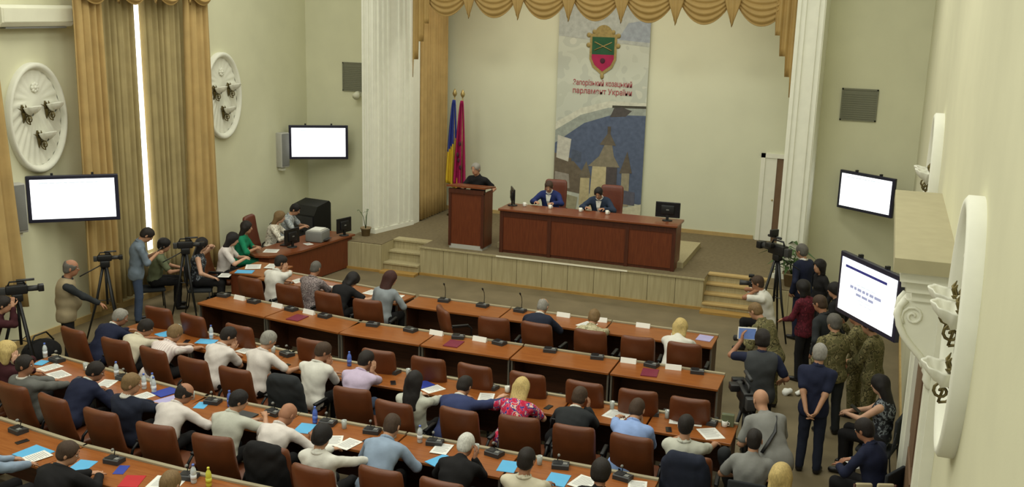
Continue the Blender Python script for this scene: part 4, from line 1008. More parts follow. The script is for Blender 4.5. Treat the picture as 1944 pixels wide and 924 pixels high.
# ------------------------------------------------------------------ hall furniture: desk rows
ORD = ['first', 'second', 'third', 'fourth', 'fifth', 'sixth', 'seventh', 'eighth', 'ninth', 'tenth', 'eleventh', 'twelfth', 'thirteenth', 'fourteenth']
ROWY = {'A': 15.70, 'B': 13.87, 'C': 12.05, 'D': 10.05, 'E': 8.12}
CHY = {'A': 15.07, 'B': 12.87, 'C': 11.40, 'D': 9.45, 'E': 7.50}
RN = {'A': 'front desk row', 'B': 'second desk row', 'C': 'third desk row', 'D': 'fourth desk row', 'E': 'nearest desk row'}
SEG = {'A': [(-11.05, -9.45), (-9.45, -7.85), (-7.72, -5.90), (-5.90, -4.05), (-4.05, -2.22)],
       'B': [(-11.05, -9.52), (-9.52, -7.97), (-7.97, -6.52), (-6.52, -5.01), (-5.01, -3.44), (-3.44, -1.83)],
       'C': [(-11.25, -9.70), (-9.70, -8.15), (-8.15, -6.65), (-6.65, -5.15), (-5.15, -3.65), (-3.65, -2.5), (-2.5, -1.38)],
       'D': [(-11.35, -9.80), (-9.80, -8.25), (-8.25, -6.75), (-6.75, -5.2), (-5.2, -3.7), (-3.7, -2.0)],
       'E': [(-10.2, -8.6), (-8.6, -7.0), (-7.0, -5.4), (-5.4, -3.8)]}
for r, sg in SEG.items():
    for i, (a, b) in enumerate(sg):
        desk('brown wooden desk unit in the %s, %s from the left' % (RN[r], ORD[i]), a, b, ROWY[r], 'desk units of the hall rows')
def rp(r, x, dy):
    """point on a desk row: dy from the near edge"""
    return (x - (0.14 * dy if x < -8 else 0), ROWY[r] + off(x) + dy)
CHX = {'A': [-10.41, -9.54, -8.68, -7.92, -6.25, -5.62, -4.84, -3.98, -3.25, -2.51],
       'B': [-10.69, -9.89, -8.95, -7.62, -6.54, -5.75, -5.0, -4.23, -3.42, -2.72, -2.02],
       'C': [-11.05, -10.2, -9.40, -8.67, -7.93, -7.15, -6.18, -5.43, -4.59, -3.87, -3.16, -2.41, -1.72],
       'D': [-11.0, -10.12, -9.33, -8.53, -7.7, -6.92, -6.17, -5.4, -4.72, -3.98, -3.25, -2.45],
       'E': [-9.1, -7.9, -6.35]}
OWN = {('A', 0): 'the white-shirted person leaning right', ('A', 1): 'the patterned-shirt person', ('A', 2): 'the bowed person in black', ('A', 3): 'the grey-topped woman', ('A', 6): 'the dark-suited man in the front row', ('A', 7): 'the person in pale camouflage', ('A', 9): 'the blonde person alone at the right',
       ('C', 0): 'the navy-suited man at the row end', ('C', 1): 'the man looking at blue papers', ('C', 2): 'the striped-shirt person', ('C', 3): 'the white shirt with hand on face', ('C', 4): 'the grey-haired white shirt', ('C', 5): 'the white shirt beside the lilac shirt', ('C', 6): 'the lilac shirt', ('C', 7): 'the black-haired woman', ('C', 8): 'the blue jacket', ('C', 9): 'the blonde floral dress', ('C', 10): 'the dark-suited phoning man', ('C', 11): 'the sky-blue shirt', ('C', 12): 'the pale shirt at the row end',
       ('D', 0): 'the blonde at the left edge', ('D', 1): 'the grey suit', ('D', 2): 'the navy suit by the bottles', ('D', 3): 'the second navy suit', ('D', 4): 'the balding white shirt', ('D', 5): 'the white shirt with folded arms', ('D', 6): 'the shaven-headed white shirt', ('D', 7): 'the black-haired white shirt', ('D', 8): 'the pale blue shirt', ('D', 9): 'the white-haired person in black', ('D', 10): 'the cream shirt', ('D', 11): 'the dark head at the bottom edge',
       ('E', 0): 'the pale blue shirt at the corner', ('E', 1): 'the dark jacket in the nearest row', ('E', 2): 'the fair head at the bottom edge'}
rc = random.Random(5)
BACK = {('C', 7): -0.20, ('C', 12): -0.28, ('D', 7): -0.25, ('C', 8): -0.08}     # chairs pushed back a little
for r, xs in CHX.items():
    n = 0
    for i, x in enumerate(xs):
        y = CHY[r] + off(x) + BACK.get((r, i), 0); rot = ang(x) + rad(rc.uniform(-5, 5))
        if (r, i) in OWN: lb = 'brown leather chair behind ' + OWN[(r, i)]
        elif r == 'A' and i == 4: lb = 'empty brown chair turned sideways at the front desk row'; rot = rad(-50)
        elif r == 'A': lb = 'empty brown chair in the front row, ' + ('beside the sideways chair' if i == 5 else 'between pale camouflage and blonde')
        else: lb = 'empty brown chair at the %s, %s from the left' % (RN[r], ORD[n]); n += 1
        if r == 'A' and i in (4, 5): y -= 0.02
        chair(lb, x, y, rot)
jacket_on_chair('black jacket hung over a third row chair back', -7.15, CHY['C'], 0, 'cloth_charcoal')
jacket_on_chair('black jacket hung over a fourth row chair back', -6.17, CHY['D'], 0, 'cloth_black')
jacket_on_chair('navy jacket hung over the chair at the third row end', -1.72, CHY['C'] - 0.28, 0, 'cloth_darknavy')

# ------------------------------------------------------------------ side table at the left of the stage
sd = thing('side_table', 'large cherry wood secretary table in front of the left wall', 'table', (0, 0, 0))
poly = [(-12.40, 17.75), (-12.05, 17.55), (-11.78, 17.62), (-11.55, 17.95), (-11.42, 18.4), (-11.2, 20.3), (-12.1, 20.35), (-12.32, 18.2)]
MB().prism(poly, 0.73, 0.77).build('table_top', 'cherry_top', sd)
for (a, b) in (((-12.02, 17.64), (-11.80, 17.70)), ((-11.80, 17.70), (-11.60, 18.0)), ((-11.60, 18.0), (-11.48, 18.42)), ((-11.48, 18.42), (-11.26, 20.26)), ((-11.26, 20.26), (-12.05, 20.31))):
    d = Vector((b[0] - a[0], b[1] - a[1], 0)); L = d.length; d.normalize()
    mtx = Matrix(((d.x, -d.y, 0, a[0]), (d.y, d.x, 0, a[1]), (0, 0, 1, 0), (0, 0, 0, 1)))
    MB().box(0, L, 0, 0.025, 0.02, 0.73, 0, mtx).build('front_panel', 'cherry', sd)
t2 = thing('small_table', 'small wooden table with papers in front of the seated women', 'table', (-11.35, 16.75, 0))
MB().rbox((0, 0, 0.735), (0.85, 0.95, 0.035), 0.006, sm=False).build('table_top', 'desk_top', t2)
for (x0, x1, y0, y1) in ((-0.41, 0.41, -0.45, -0.425), (0.385, 0.41, -0.42, 0.42), (-0.41, 0.41, 0.425, 0.45)): MB().box(x0, x1, y0, y1, 0, 0.718).build('panel', 'cherry', t2)
chair('brown leather chair of the woman in pale pink', -12.30, 16.72, rad(-75), group='chairs by the left wall')
chair('dark red leather chair of the fair-haired secretary', -12.72, 18.95, rad(-80), kind='red', group='chairs by the left wall')
chair('high red leather chair of the left man on stage', -7.05, 22.15, PI + rad(6), SH + 0.12, 'red', 'high chairs on the stage', 'presidium_chair')
chair('high red leather chair of the right man on stage', -5.68, 22.05, PI + rad(4), SH + 0.12, 'red', 'high chairs on the stage', 'presidium_chair')
monitor('black flat monitor beside the secretary', (-11.78, 18.55, 0.77), rad(80), 0.46, 0.34)
monitor('thin dark monitor at the far end of the secretary table', (-11.35, 20.05, 0.77), rad(75), 0.46, 0.34)
pr2 = thing('printer', 'grey printer with white paper on the secretary table', 'printer', (-11.62, 19.35, 0.77), rad(6))
MB().rbox((0, 0, 0.12), (0.40, 0.46, 0.24), 0.03).build('body', 'mid_grey', pr2); MB().rbox((0, 0, 0.245), (0.34, 0.40, 0.02), 0.008).build('lid', 'light_grey', pr2)
MB().box(-0.12, 0.14, -0.16, 0.15, 0.258, 0.275).build('paper_stack', 'paper', pr2); MB().box(0.19, 0.28, -0.14, 0.14, 0.05, 0.06).build('output_tray', 'dark_grey', pr2)
kb = MB().rbox((0, 0, 0.012), (0.17, 0.42, 0.02), 0.006).build('keyboard', 'black_plastic'); kb.location = (-12.02, 18.75, 0.77); kb.rotation_euler = (0, 0, rad(6)); tag(kb, 'black keyboard in front of the fair-haired secretary', 'keyboard')
rk = thing('equipment_case', 'tall black equipment case behind the secretary table', 'equipment case', (-12.75, 20.95, 0), rad(-8))
MB().prism([(-0.30, 0.06), (0.34, 0.06), (0.34, 1.02), (0.20, 1.22), (-0.24, 1.30), (-0.30, 1.24)], -0.36, 0.36, 0, Matrix(((0, 0, 1, 0), (-1, 0, 0, 0), (0, 1, 0, 0), (0, 0, 0, 1)))).build('cabinet', 'black_plastic', rk)
MB().box(-0.32, 0.32, -0.36, -0.34, 0.12, 0.98).build('front_panel', 'dark_grey', rk); MB().box(-0.05, 0.05, -0.39, -0.36, 0.6, 0.64).build('handle', 'black_plastic', rk)
for sx in (-0.28, 0.28):
    for sy in (-0.24, 0.24): MB().ball((sx, sy, 0.035), 0.035).build('caster', 'black_plastic', rk)

# ------------------------------------------------------------------ small things on the desks
MIC = {}
MIC['base'] = MB().prism([(-0.075, 0.0), (0.075, 0.0), (0.075, 0.045), (-0.045, 0.062), (-0.075, 0.05)], -0.10, 0.10, 0, Matrix(((0, 0, -1, 0), (1, 0, 0, 0), (0, 1, 0, 0), (0, 0, 0, 1)))).mesh('base', 'dark_grey')
MIC['grille'] = MB().box(-0.085, 0.02, -0.055, 0.055, 0.056, 0.064).mesh('grille', 'black_plastic')
MIC['buttons'] = MB().box(0.03, 0.08, -0.05, 0.0, 0.052, 0.066).mesh('buttons', 'mid_grey')
MIC['gooseneck'] = MB().tube([(0, 0.055, 0.045), (0, 0.07, 0.16), (0, 0.05, 0.25), (0, 0.0, 0.31)], 0.006, 6).mesh('gooseneck', 'black_plastic')
MIC['mic_head'] = MB().tube([(0, 0.01, 0.300), (0, -0.02, 0.335), (0, -0.035, 0.352)], [0.010, 0.017, 0.008], 8).mesh('mic_head', 'black_plastic')
MIC['short_neck'] = MB().tube([(-0.04, 0.05, 0.045), (-0.04, 0.07, 0.11), (-0.03, 0.03, 0.14)], 0.006, 6).mesh('gooseneck', 'black_plastic')
MIC['short_head'] = MB().ball((-0.025, 0.01, 0.145), (0.018, 0.024, 0.018)).mesh('mic_head', 'mid_grey')
def mic(label, x, y, rot=0, z=0.7525, neck=True):
    t = thing('desk_microphone', label, 'microphone', (x, y, z), rot, 'desk microphones')
    for k in ('base', 'grille', 'buttons'): obj(k, MIC[k], t)
    if neck == 1: g = obj('gooseneck', MIC['gooseneck'], t); obj('mic_head', MIC['mic_head'], g)
    if neck == 2: g = obj('gooseneck', MIC['short_neck'], t); obj('mic_head', MIC['short_head'], g)
    return t
MX = {'A': [-7.15, -6.40, -5.69], 'B': [-10.78, -10.08, -9.24, -8.52, -7.64, -6.95, -6.1, -5.39, -4.54, -3.78, -2.93, -2.24],
      'C': [-10.95, -10.0, -9.2, -8.05, -6.34, -5.65, -4.81, -4.09, -3.28, -2.52, -1.75], 'D': [-10.93, -9.55, -7.99, -7.05, -6.25, -5.62, -4.76, -3.98, -3.15, -2.40], 'E': [-9.49, -7.93, -6.9]}
for r, xs in MX.items():
    for i, x in enumerate(xs):
        px, py = rp(r, x, 0.53 if r != 'B' else 0.56)
        mic('black desk microphone on the %s, %s from the left' % (RN[r], ORD[i]), px, py, ang(x) + rad(rc.uniform(-14, 14)), neck=(1 if r == 'A' else 0 if r == 'B' else 2))
NP = MB().prism([(-0.035, 0), (0.035, 0), (0.004, 0.075), (-0.004, 0.075)], -0.12, 0.12, 0, Matrix(((0, 0, -1, 0), (1, 0, 0, 0), (0, 1, 0, 0), (0, 0, 0, 1)))).mesh('name_plate', 'plate_white')
for r, xs in {'A': [-4.9, -4.24, -3.49], 'B': [-10.41, -9.55, -8.86, -6.49, -5.73, -3.29, -2.6]}.items():
    for i, x in enumerate(xs):
        px, py = rp(r, x, 0.57); o = obj('name_plate', NP, None, (px, py, 0.7525 if r == 'B' else 0.7525), ang(x) + rad(rc.uniform(-6, 6)))
        tag(o, 'white folded name plate on the %s, %s from the left' % (RN[r], ORD[i]), 'name plate', 'name plates on the desks')
LAY = {}
def sheet(name, label, x, y, rot, w, l, matn, z=None, cat='paper', th=0.003, group=None, lines=True, parent_z=0.7525):
    """flat paper, folder or notebook lying on a desk; sheets that overlap are stacked"""
    z = parent_z if z is None else z
    for (ax, ay, ar, az) in LAY.get('s', []):
        if math.hypot(ax - x, ay - y) < ar + max(w, l) * 0.6 and az >= z and az < z + 0.05: z = az
    LAY.setdefault('s', []).append((x, y, max(w, l) * 0.6, z + th + 0.001))
    t = thing(name, label, cat, (x, y, z), rad(rot), group)
    m = MB(); m.box(-w / 2, w / 2, -l / 2, l / 2, 0, th); m.build('sheet' if th < 0.006 else 'cover', matn, t)
    if lines:
        ln = MB()
        for k in range(9): ln.box(-w * 0.38, w * (0.38 - 0.12 * (k % 3 == 2)), l * 0.36 - k * l * 0.085, l * 0.36 - k * l * 0.085 + 0.008, th, th + 0.0008)
        ln.build('print', 'paper_print', t)
    return t
P4 = (0.21, 0.297)
def pap(r, x, dy, rot, label, matn='paper', w=0.21, l=0.297, th=0.003, lines=True, name='paper_sheet', cat='paper'):
    px, py = rp(r, x, dy); return sheet(name, label, px, py, rot, w, l, matn, None, cat, th, None, lines)
for i, x in enumerate((-8.95, -6.05, -2.89)): pap('B', x, 0.26, -4 + 5 * i, 'maroon folder on the second desk row, ' + ('left one', 'middle one', 'right one')[i], 'folder_maroon', 0.24, 0.32, 0.012, False, 'folder', 'folder')
pap('C', -5.54, 0.18, -30, 'white sheet beside the black-haired woman'); pap('C', -5.74, 0.24, -28, 'deep blue folder under the sheet of the black-haired woman', 'paper_deep_blue', 0.22, 0.30, 0.008, False, 'folder', 'folder')
pap('C', -4.75, 0.20, 14, 'white sheet in front of the blue jacket'); pap('C', -2.94, 0.33, -12, 'white sheets between dark suit and sky-blue shirt', w=0.30, l=0.30)
pap('C', -1.68, 0.22, 32, 'large white sheet at the right end of the third row', w=0.26, l=0.34); pap('C', -2.05, 0.48, 8, 'white sheets behind the pale shirt near the microphone', w=0.42, l=0.26)
pap('C', -10.35, 0.30, -20, 'light blue folder in front of the navy-suited man', 'paper_blue', 0.24, 0.32, 0.006, False, 'folder', 'folder'); pap('C', -9.55, 0.35, 12, 'light blue papers before the striped shirt', 'paper_blue', 0.30, 0.22, 0.005, False)
pap('C', -9.1, 0.22, 20, 'white sheets left of the hand-on-face man'); pap('C', -8.75, 0.38, -12, 'printed white sheet before the hand-on-face man'); pap('C', -7.55, 0.30, -18, 'white sheet before the grey-haired white shirt'); pap('C', -6.75, 0.30, 10, 'white sheet before the lilac shirt')
pap('D', -10.86, 0.30, -14, 'white sheet at the left end of the fourth row'); pap('D', -10.55, 0.16, -20, 'white open booklet beside the grey suit', w=0.30, l=0.24, th=0.008)
pap('D', -11.1, 0.36, 10, 'small blue leaflet beside the blonde', 'paper_blue', 0.15, 0.20, 0.003, False, 'leaflet', 'leaflet')
pap('D', -9.7, 0.28, 12, 'white sheet before the navy suit'); pap('D', -8.95, 0.20, -16, 'white sheet before the second navy suit'); pap('D', -8.72, 0.48, -20, 'deep blue folder beside the water bottles', 'paper_deep_blue', 0.24, 0.30, 0.008, False, 'folder', 'folder')
pap('D', -8.52, 0.26, -22, 'lilac sheet left of the balding white shirt', 'paper_lilac', 0.24, 0.30, 0.004, False); pap('D', -8.02, 0.40, 14, 'light blue leaflet right of the balding man', 'paper_blue', 0.15, 0.22, 0.003, False, 'leaflet', 'leaflet')
pap('D', -7.35, 0.34, -6, 'dark notebook before the white shirt with folded arms', 'dark_grey', 0.26, 0.20, 0.018, False, 'notebook', 'notebook')
pap('D', -5.93, 0.12, 24, 'upper white sheet right of the black-haired white shirt'); pap('D', -5.72, 0.10, -12, 'lower white sheet right of the black-haired white shirt')
pap('D', -6.45, 0.30, 8, 'light blue sheet beside the blue bottle', 'paper_blue', 0.21, 0.297, 0.004, False); pap('D', -4.50, 0.12, -24, 'light blue folder right of the pale blue shirt', 'paper_blue', 0.22, 0.31, 0.008, False, 'folder', 'folder')
pap('D', -4.62, 0.42, 4, 'white sheet near the glass cone bottle'); pap('D', -3.72, 0.30, 6, 'light blue sheet left of the cream shirt', 'paper_blue', 0.21, 0.297, 0.004, False); pap('D', -3.08, 0.20, 2, 'light blue folder right of the cream shirt', 'paper_blue', 0.24, 0.31, 0.008, False, 'folder', 'folder')
pap('D', -2.78, 0.24, -14, 'white sheet at the bottom edge of the fourth row', w=0.26, l=0.32); pap('D', -2.2, 0.40, 10, 'white sheet at the right end of the fourth row')
pap('E', -8.91, 0.22, -10, 'light blue folder with papers in the nearest row', 'paper_blue', 0.34, 0.32, 0.008, False, 'folder', 'folder'); pap('E', -8.80, 0.16, -18, 'white printed sheet lying on the blue folder')
pap('E', -8.15, 0.28, 10, 'light blue sheet under the hands of the dark jacket', 'paper_blue', 0.22, 0.30, 0.004, False); pap('E', -7.42, 0.22, 20, 'red brochure at the bottom edge of the nearest row', 'paper_red', 0.22, 0.28, 0.006, False, 'brochure', 'brochure'); pap('E', -7.05, 0.34, 12, 'white newspaper at the bottom edge of the nearest row', w=0.36, l=0.30)
pap('E', -7.72, 0.40, 20, 'deep blue leaflet right of the dark jacket', 'paper_deep_blue', 0.12, 0.22, 0.004, False, 'leaflet', 'leaflet')
pap('A', -10.2, 0.28, -12, 'white sheet in front of the leaning white shirt'); pap('A', -9.3, 0.28, 14, 'white sheets right of the patterned shirt', w=0.34, l=0.26); pap('A', -8.05, 0.40, 4, 'white sheet in front of the grey-topped woman', w=0.32, l=0.32); pap('A', -8.55, 0.42, -8, 'white sheet in front of the bowed person in black')
pap('A', -4.4, 0.30, -22, 'white sheet left of the pale camouflage jacket', w=0.24, l=0.32); pap('A', -2.85, 0.34, 10, 'white open booklet left of the blonde person', w=0.22, l=0.28); pap('A', -2.42, 0.42, -4, 'lilac glowing tablet page right of the blonde person', 'paper_lilac', 0.24, 0.30, 0.008, False, 'tablet', 'tablet')
sheet('folder', 'light blue folder on the small table of the women', -11.52, 16.42, 20, 0.34, 0.24, 'paper_blue', None, 'folder', 0.008, None, False)
sheet('paper_sheet', 'left white spread of papers on the small table', -11.58, 16.80, 30, 0.30, 0.36, 'paper'); sheet('paper_sheet', 'right white spread of papers on the small table', -11.22, 17.0, 15, 0.32, 0.36, 'paper')
sheet('paper_sheet', 'white papers on the near end of the secretary table', -11.98, 18.05, 20, 0.30, 0.30, 'paper', parent_z=0.771); sheet('paper_sheet', 'white note beside the secretary monitor', -11.62, 18.95, 60, 0.16, 0.2, 'paper', parent_z=0.771)
def bottle(label, x, y, kind='clear', z=0.7525):
    t = thing('water_bottle', label, 'bottle', (x, y, z), 0, 'drink bottles on the desks')
    m = {'clear': 'water_bottle', 'blue': 'bottle_blue', 'yellow': 'bottle_yellow'}[kind]
    MB().lathe([(0.028, 0), (0.033, 0.01), (0.033, 0.07), (0.030, 0.09), (0.033, 0.11), (0.033, 0.14), (0.026, 0.17), (0.013, 0.195), (0.013, 0.205)], n=12).build('bottle_body', m, t)
    MB().lathe([(0.0155, 0.203), (0.0155, 0.222), (0.012, 0.226)], n=10).build('bottle_cap', 'bottle_blue' if kind != 'yellow' else 'bottle_yellow', t)
    MB().lathe([(0.0338, 0.045), (0.0338, 0.10)], n=12).build('bottle_sticker', 'bottle_label' if kind == 'clear' else m, t)
    return t
for r, x, dy, k, lb in (('D', -11.2, 0.55, 'clear', 'clear bottle at the left end of the fourth row'), ('D', -9.72, 0.55, 'clear', 'clear bottle right of the navy suit'), ('D', -9.08, 0.42, 'clear', 'clear bottle, leftmost of the trio'), ('D', -8.98, 0.50, 'clear', 'clear bottle, middle of the trio'), ('D', -8.88, 0.40, 'clear', 'clear bottle, rightmost of the trio'),
                        ('D', -7.72, 0.52, 'blue', 'blue bottle beside the white shirt with folded arms'), ('D', -6.42, 0.50, 'blue', 'blue bottle beside the shaven-headed man'), ('D', -5.42, 0.52, 'clear', 'white bottle left of the pale blue shirt'), ('D', -4.95, 0.50, 'clear', 'clear bottle right of the pale blue shirt'),
                        ('C', -9.55, 0.50, 'clear', 'clear bottle before an empty second row chair'), ('C', -7.80, 0.55, 'blue', 'blue bottle before the grey-haired white shirt'), ('C', -7.05, 0.52, 'blue', 'blue bottle left of the lilac shirt'), ('C', -6.55, 0.54, 'blue', 'blue bottle right of the lilac shirt'), ('C', -4.98, 0.52, 'clear', 'clear bottle before the blue jacket'),
                        ('E', -6.78, 0.46, 'clear', 'clear bottle at the bottom edge beside a yellow bottle'), ('E', -6.58, 0.46, 'yellow', 'yellow green bottle at the bottom edge')):
    px, py = rp(r, x, dy); bottle(lb, px, py, k)
def cup(label, x, y, z=0.7525):
    t = thing('cup', label, 'cup', (x, y, z), 0, 'white cups'); MB().lathe([(0.028, 0), (0.036, 0.01), (0.04, 0.085), (0.036, 0.085), (0.03, 0.015), (0.002, 0.012)], n=14).build('bowl', 'cup_white', t)
    MB().tube([(0.036, 0, 0.065), (0.06, 0, 0.06), (0.06, 0, 0.03), (0.034, 0, 0.022)], 0.006, 6).build('handle', 'cup_white', t)
for r, x, dy, lb in (('D', -2.62, 0.5, 'white cup at the right of the fourth row'), ('C', -1.55, 0.52, 'white cup at the right end of the third row'), ('D', -10.2, 0.45, 'white cup beside the navy suit'), ('C', -4.55, 0.5, 'white cup between blue jacket and blonde')):
    px, py = rp(r, x, dy); cup(lb, px, py)
for k, x in enumerate((-7.35, -6.75, -6.05, -5.45)): cup('white cup on the presidium table, %s from the left' % ORD[k], x, 21.05, SH + 0.995)
bx = thing('carton_box', 'olive box at the right end of the third row', 'box', (-1.52, 12.62, 0.7525), 0.1)
MB().rbox((0, 0, 0.08), (0.16, 0.08, 0.16), 0.006, sm=False).build('carton', 'cloth_olive', bx); MB().box(-0.08, 0.08, -0.004, 0.004, 0.16, 0.163).build('flap', 'mid_grey', bx)

# ------------------------------------------------------------------ plants
def plant(label, loc, potr, poth, leaves, stems, sd):
    r = random.Random(sd); t = thing('potted_plant', label, 'plant', loc)
    p = MB().lathe([(potr * 0.75, 0), (potr, poth), (potr * 1.1, poth), (potr * 1.1, poth - 0.03), (potr * 0.95, poth - 0.03), (potr * 0.9, poth - 0.05), (0.002, poth - 0.05)], n=16).build('pot', 'pot', t)
    MB().lathe([(potr * 0.9, poth - 0.055), (0.002, poth - 0.045)], n=12).build('soil', 'soil', p)
    for i in range(stems):
        q = r.uniform(0, 2 * PI); ht = r.uniform(0.6, 1.0) * leaves[1]; sp = r.uniform(0.15, 0.5) * leaves[2]
        tip = (sp * math.cos(q), sp * math.sin(q), poth + ht)
        stem = MB().tube([(0, 0, poth - 0.05), (tip[0] * 0.35, tip[1] * 0.35, poth + ht * 0.6), tip], [0.010, 0.007, 0.004], 6).build('stem', 'leaf', t)
        for j in range(leaves[0]):
            a = q + r.uniform(-1.2, 1.2) + j * 2.1; l = r.uniform(0.7, 1.1) * leaves[3]; d = Vector((math.cos(a), math.sin(a), 0)); sv = Vector((-d.y, d.x, 0)); o = Vector(tip) * (1 - 0.12 * j); o.z = poth + ht * (1 - 0.14 * j)
            vs = [o, o + d * l * 0.4 + sv * l * 0.13 + Vector((0, 0, l * 0.2)), o + d * l * 0.4 - sv * l * 0.13 + Vector((0, 0, l * 0.2)), o + d * l * 0.4 + Vector((0, 0, l * 0.16)), o + d * l - Vector((0, 0, l * 0.15))]
            vs2 = [v + Vector((0, 0, -0.003)) for v in vs]
            MB().add(vs + vs2, [(0, 3, 1), (0, 2, 3), (1, 3, 4), (3, 2, 4), (5, 6, 8), (5, 8, 7), (6, 9, 8), (8, 9, 7), (0, 1, 6, 5), (1, 4, 9, 6), (4, 2, 7, 9), (2, 0, 5, 7)], 0, False).build('leaf', 'leaf', stem)
    return t
plant('small sparse plant in a clay pot left of the stage steps', (-11.15, 20.72, SH), 0.12, 0.20, (2, 0.45, 0.5, 0.10), 3, 2)
plant('bushy potted palm behind the video camera right of the stage', (-1.45, 20.55, SH), 0.17, 0.28, (7, 0.55, 1.0, 0.42), 5, 6)

# ------------------------------------------------------------------ video cameras
def video_camera(label, loc, rot, hgt, spread=0.42, scale=1.0, light=False, tripod=True):
    t = thing('video_camera', label, 'video camera', loc, rot)
    S = scale; z = hgt
    MB().rbox((0, 0, z + 0.10 * S), (0.13 * S, 0.36 * S, 0.17 * S), 0.02).build('camera_body', 'black_plastic', t)
    ln = MB(); ln.tube([(0, 0.17 * S, z + 0.10 * S), (0, 0.36 * S, z + 0.10 * S)], 0.052 * S, 14); ln.build('lens', 'dark_grey', t)
    MB().rbox((0, 0.40 * S, z + 0.10 * S), (0.15 * S, 0.10 * S, 0.12 * S), 0.012).build('lens_hood', 'black_plastic', t)
    MB().tube([(0, -0.14 * S, z + 0.18 * S), (0, -0.11 * S, z + 0.25 * S), (0, 0.11 * S, z + 0.25 * S), (0, 0.15 * S, z + 0.18 * S)], 0.016 * S, 8).build('handle', 'black_plastic', t)
    MB().tube([(0.05 * S, 0.0, z + 0.28 * S), (0.05 * S, 0.30 * S, z + 0.28 * S)], 0.022 * S, 10).build('microphone', 'dark_grey', t)
    MB().rbox((-0.12 * S, 0.08 * S, z + 0.17 * S), (0.10 * S, 0.14 * S, 0.08 * S), 0.012).build('viewfinder', 'black_plastic', t)
    MB().rbox((0, -0.23 * S, z + 0.09 * S), (0.10 * S, 0.10 * S, 0.14 * S), 0.012).build('battery', 'dark_grey', t)
    if light: MB().rbox((0, 0.12 * S, z + 0.36 * S), (0.16 * S, 0.06 * S, 0.12 * S), 0.012).build('lamp', 'black_plastic', t); 
    if tripod:
        MB().rbox((0, 0, z - 0.04), (0.12, 0.16, 0.12), 0.02).build('tripod_head', 'black_plastic', t)
        MB().tube([(0.04, -0.05, z - 0.04), (0.16, -0.42, z - 0.20)], 0.010, 6).build('pan_handle', 'black_plastic', t)
        MB().tube([(0, 0, z - 0.1), (0, 0, z * 0.45)], 0.022, 8).build('centre_column', 'black_plastic', t)
        for k in range(3):
            q = 2 * PI * k / 3 + 0.5; c, s = math.cos(q) * spread, math.sin(q) * spread
            l = MB(); l.tube([(0.04 * math.cos(q), 0.04 * math.sin(q), z - 0.10), (c * 0.5, s * 0.5, (z - 0.1) * 0.5), (c, s, 0.02)], [0.026, 0.022, 0.014], 8); l.build('leg', 'black_plastic', t)
            MB().tube([(c * 0.45, s * 0.45, (z - 0.1) * 0.55), (0, 0, z * 0.5)], 0.008, 6).build('spreader', 'dark_grey', t)
    return t

# ------------------------------------------------------------------ people
def seat_solve(x0, y0, cy, hz=0.575, pitch=12, sz=1.03):
    """lean and small shift that bring the head of a seated person (pelvis near cy) onto the sight line through (x0, y0, 1.2)"""
    best = None
    for k in range(-10, 41):
        le = rad(k); hp2 = rad(pitch) + 0.35 * le
        y = cy + sz * (0.565 * math.sin(le) + 0.03 * math.cos(le) + 0.126 * math.sin(hp2) + 0.02 * math.cos(hp2))
        z = sz * (hz + 0.565 * math.cos(le) - 0.03 * math.sin(le) + 0.126 * math.cos(hp2) - 0.02 * math.sin(hp2))
        q = (6 - z) / 4.8; e = y0 * q - y; c = abs(e) + 0.004 * max(0, 14 - k)
        if best is None or c < best[0]: best = (c, k, x0 * q, max(-0.3, min(0.2, e)))
    return best[1:]
def seated(row, x0, y0, label, pitch=12, yaw=0, dy=0.05, **k):
    cy = CHY[row] + off(x0) + dy
    sz = k.setdefault('size', 1.03)
    lean, x, sh = seat_solve(x0, y0, cy, pitch=pitch, sz=sz); cy += sh
    a = k.pop('arms', None) or {}
    for q in ('L', 'R'):
        if isinstance(a.get(q), tuple): a[q] = (a[q][0], a[q][1] - sh, a[q][2])
    hy = (ROWY[row] + off(x0) - cy - 0.0) / sz
    a.setdefault('L', (-0.12, hy, 0.78)); a.setdefault('R', (0.12, hy, 0.78))
    return person((x, cy, 0), math.degrees(ang(x0)), True, lean, head=(yaw, pitch, 0), arms=a, label=label, **k)
WS = ('shirt', 'cloth_white', 'short')
# front row
seated('A', -10.42, 15.93, 'person in a white short-sleeved shirt propping the head at the front row', 14, -35, arms={'R': 'temple'}, top=WS, hair=('short', 'hair_dark'))
seated('A', -9.58, 15.82, 'person in a brownish patterned shirt with cropped grey hair at the front row', 14, 5, top=('shirt', 'cloth_pattern', 'short'), hair=('buzz', 'hair_greydark'), skin='skin_b')
seated('A', -8.66, 15.41, 'person in black bowing low over the front desk', 38, -20, arms={'R': (0.42, 0.60, 0.78)}, top=('blouse', 'cloth_black', 'short'), hair=('bob', 'hair_black'), fem=True, skin='skin_c')
seated('A', -8.06, 15.79, 'woman with long reddish brown hair in a grey top at the front row', 8, -40, top=('blouse', 'cloth_greywoman', 'long'), hair=('long', 'hair_red'), fem=True, skin='skin_c')
seated('A', -4.97, 15.29, 'grey-haired man in a dark suit at the front row', 16, -5, jacket=('suit_jacket', 'cloth_darknavy'), top=('shirt', 'cloth_white', 'long'), hair=('ring', 'hair_grey'))
seated('A', -4.03, 14.95, 'person in a pale camouflage jacket with sandy grey hair at the front row', 14, 0, top=('camouflage_jacket', 'cloth_beigecamo', 'long'), hair=('short', 'hair_lightbrown'))
seated('A', -2.66, 15.13, 'blonde person sitting alone at the right end of the front row', 14, 0, top=('blouse', 'cloth_white', 'short'), hair=('bob', 'hair_blond'), fem=True, skin='skin_c')
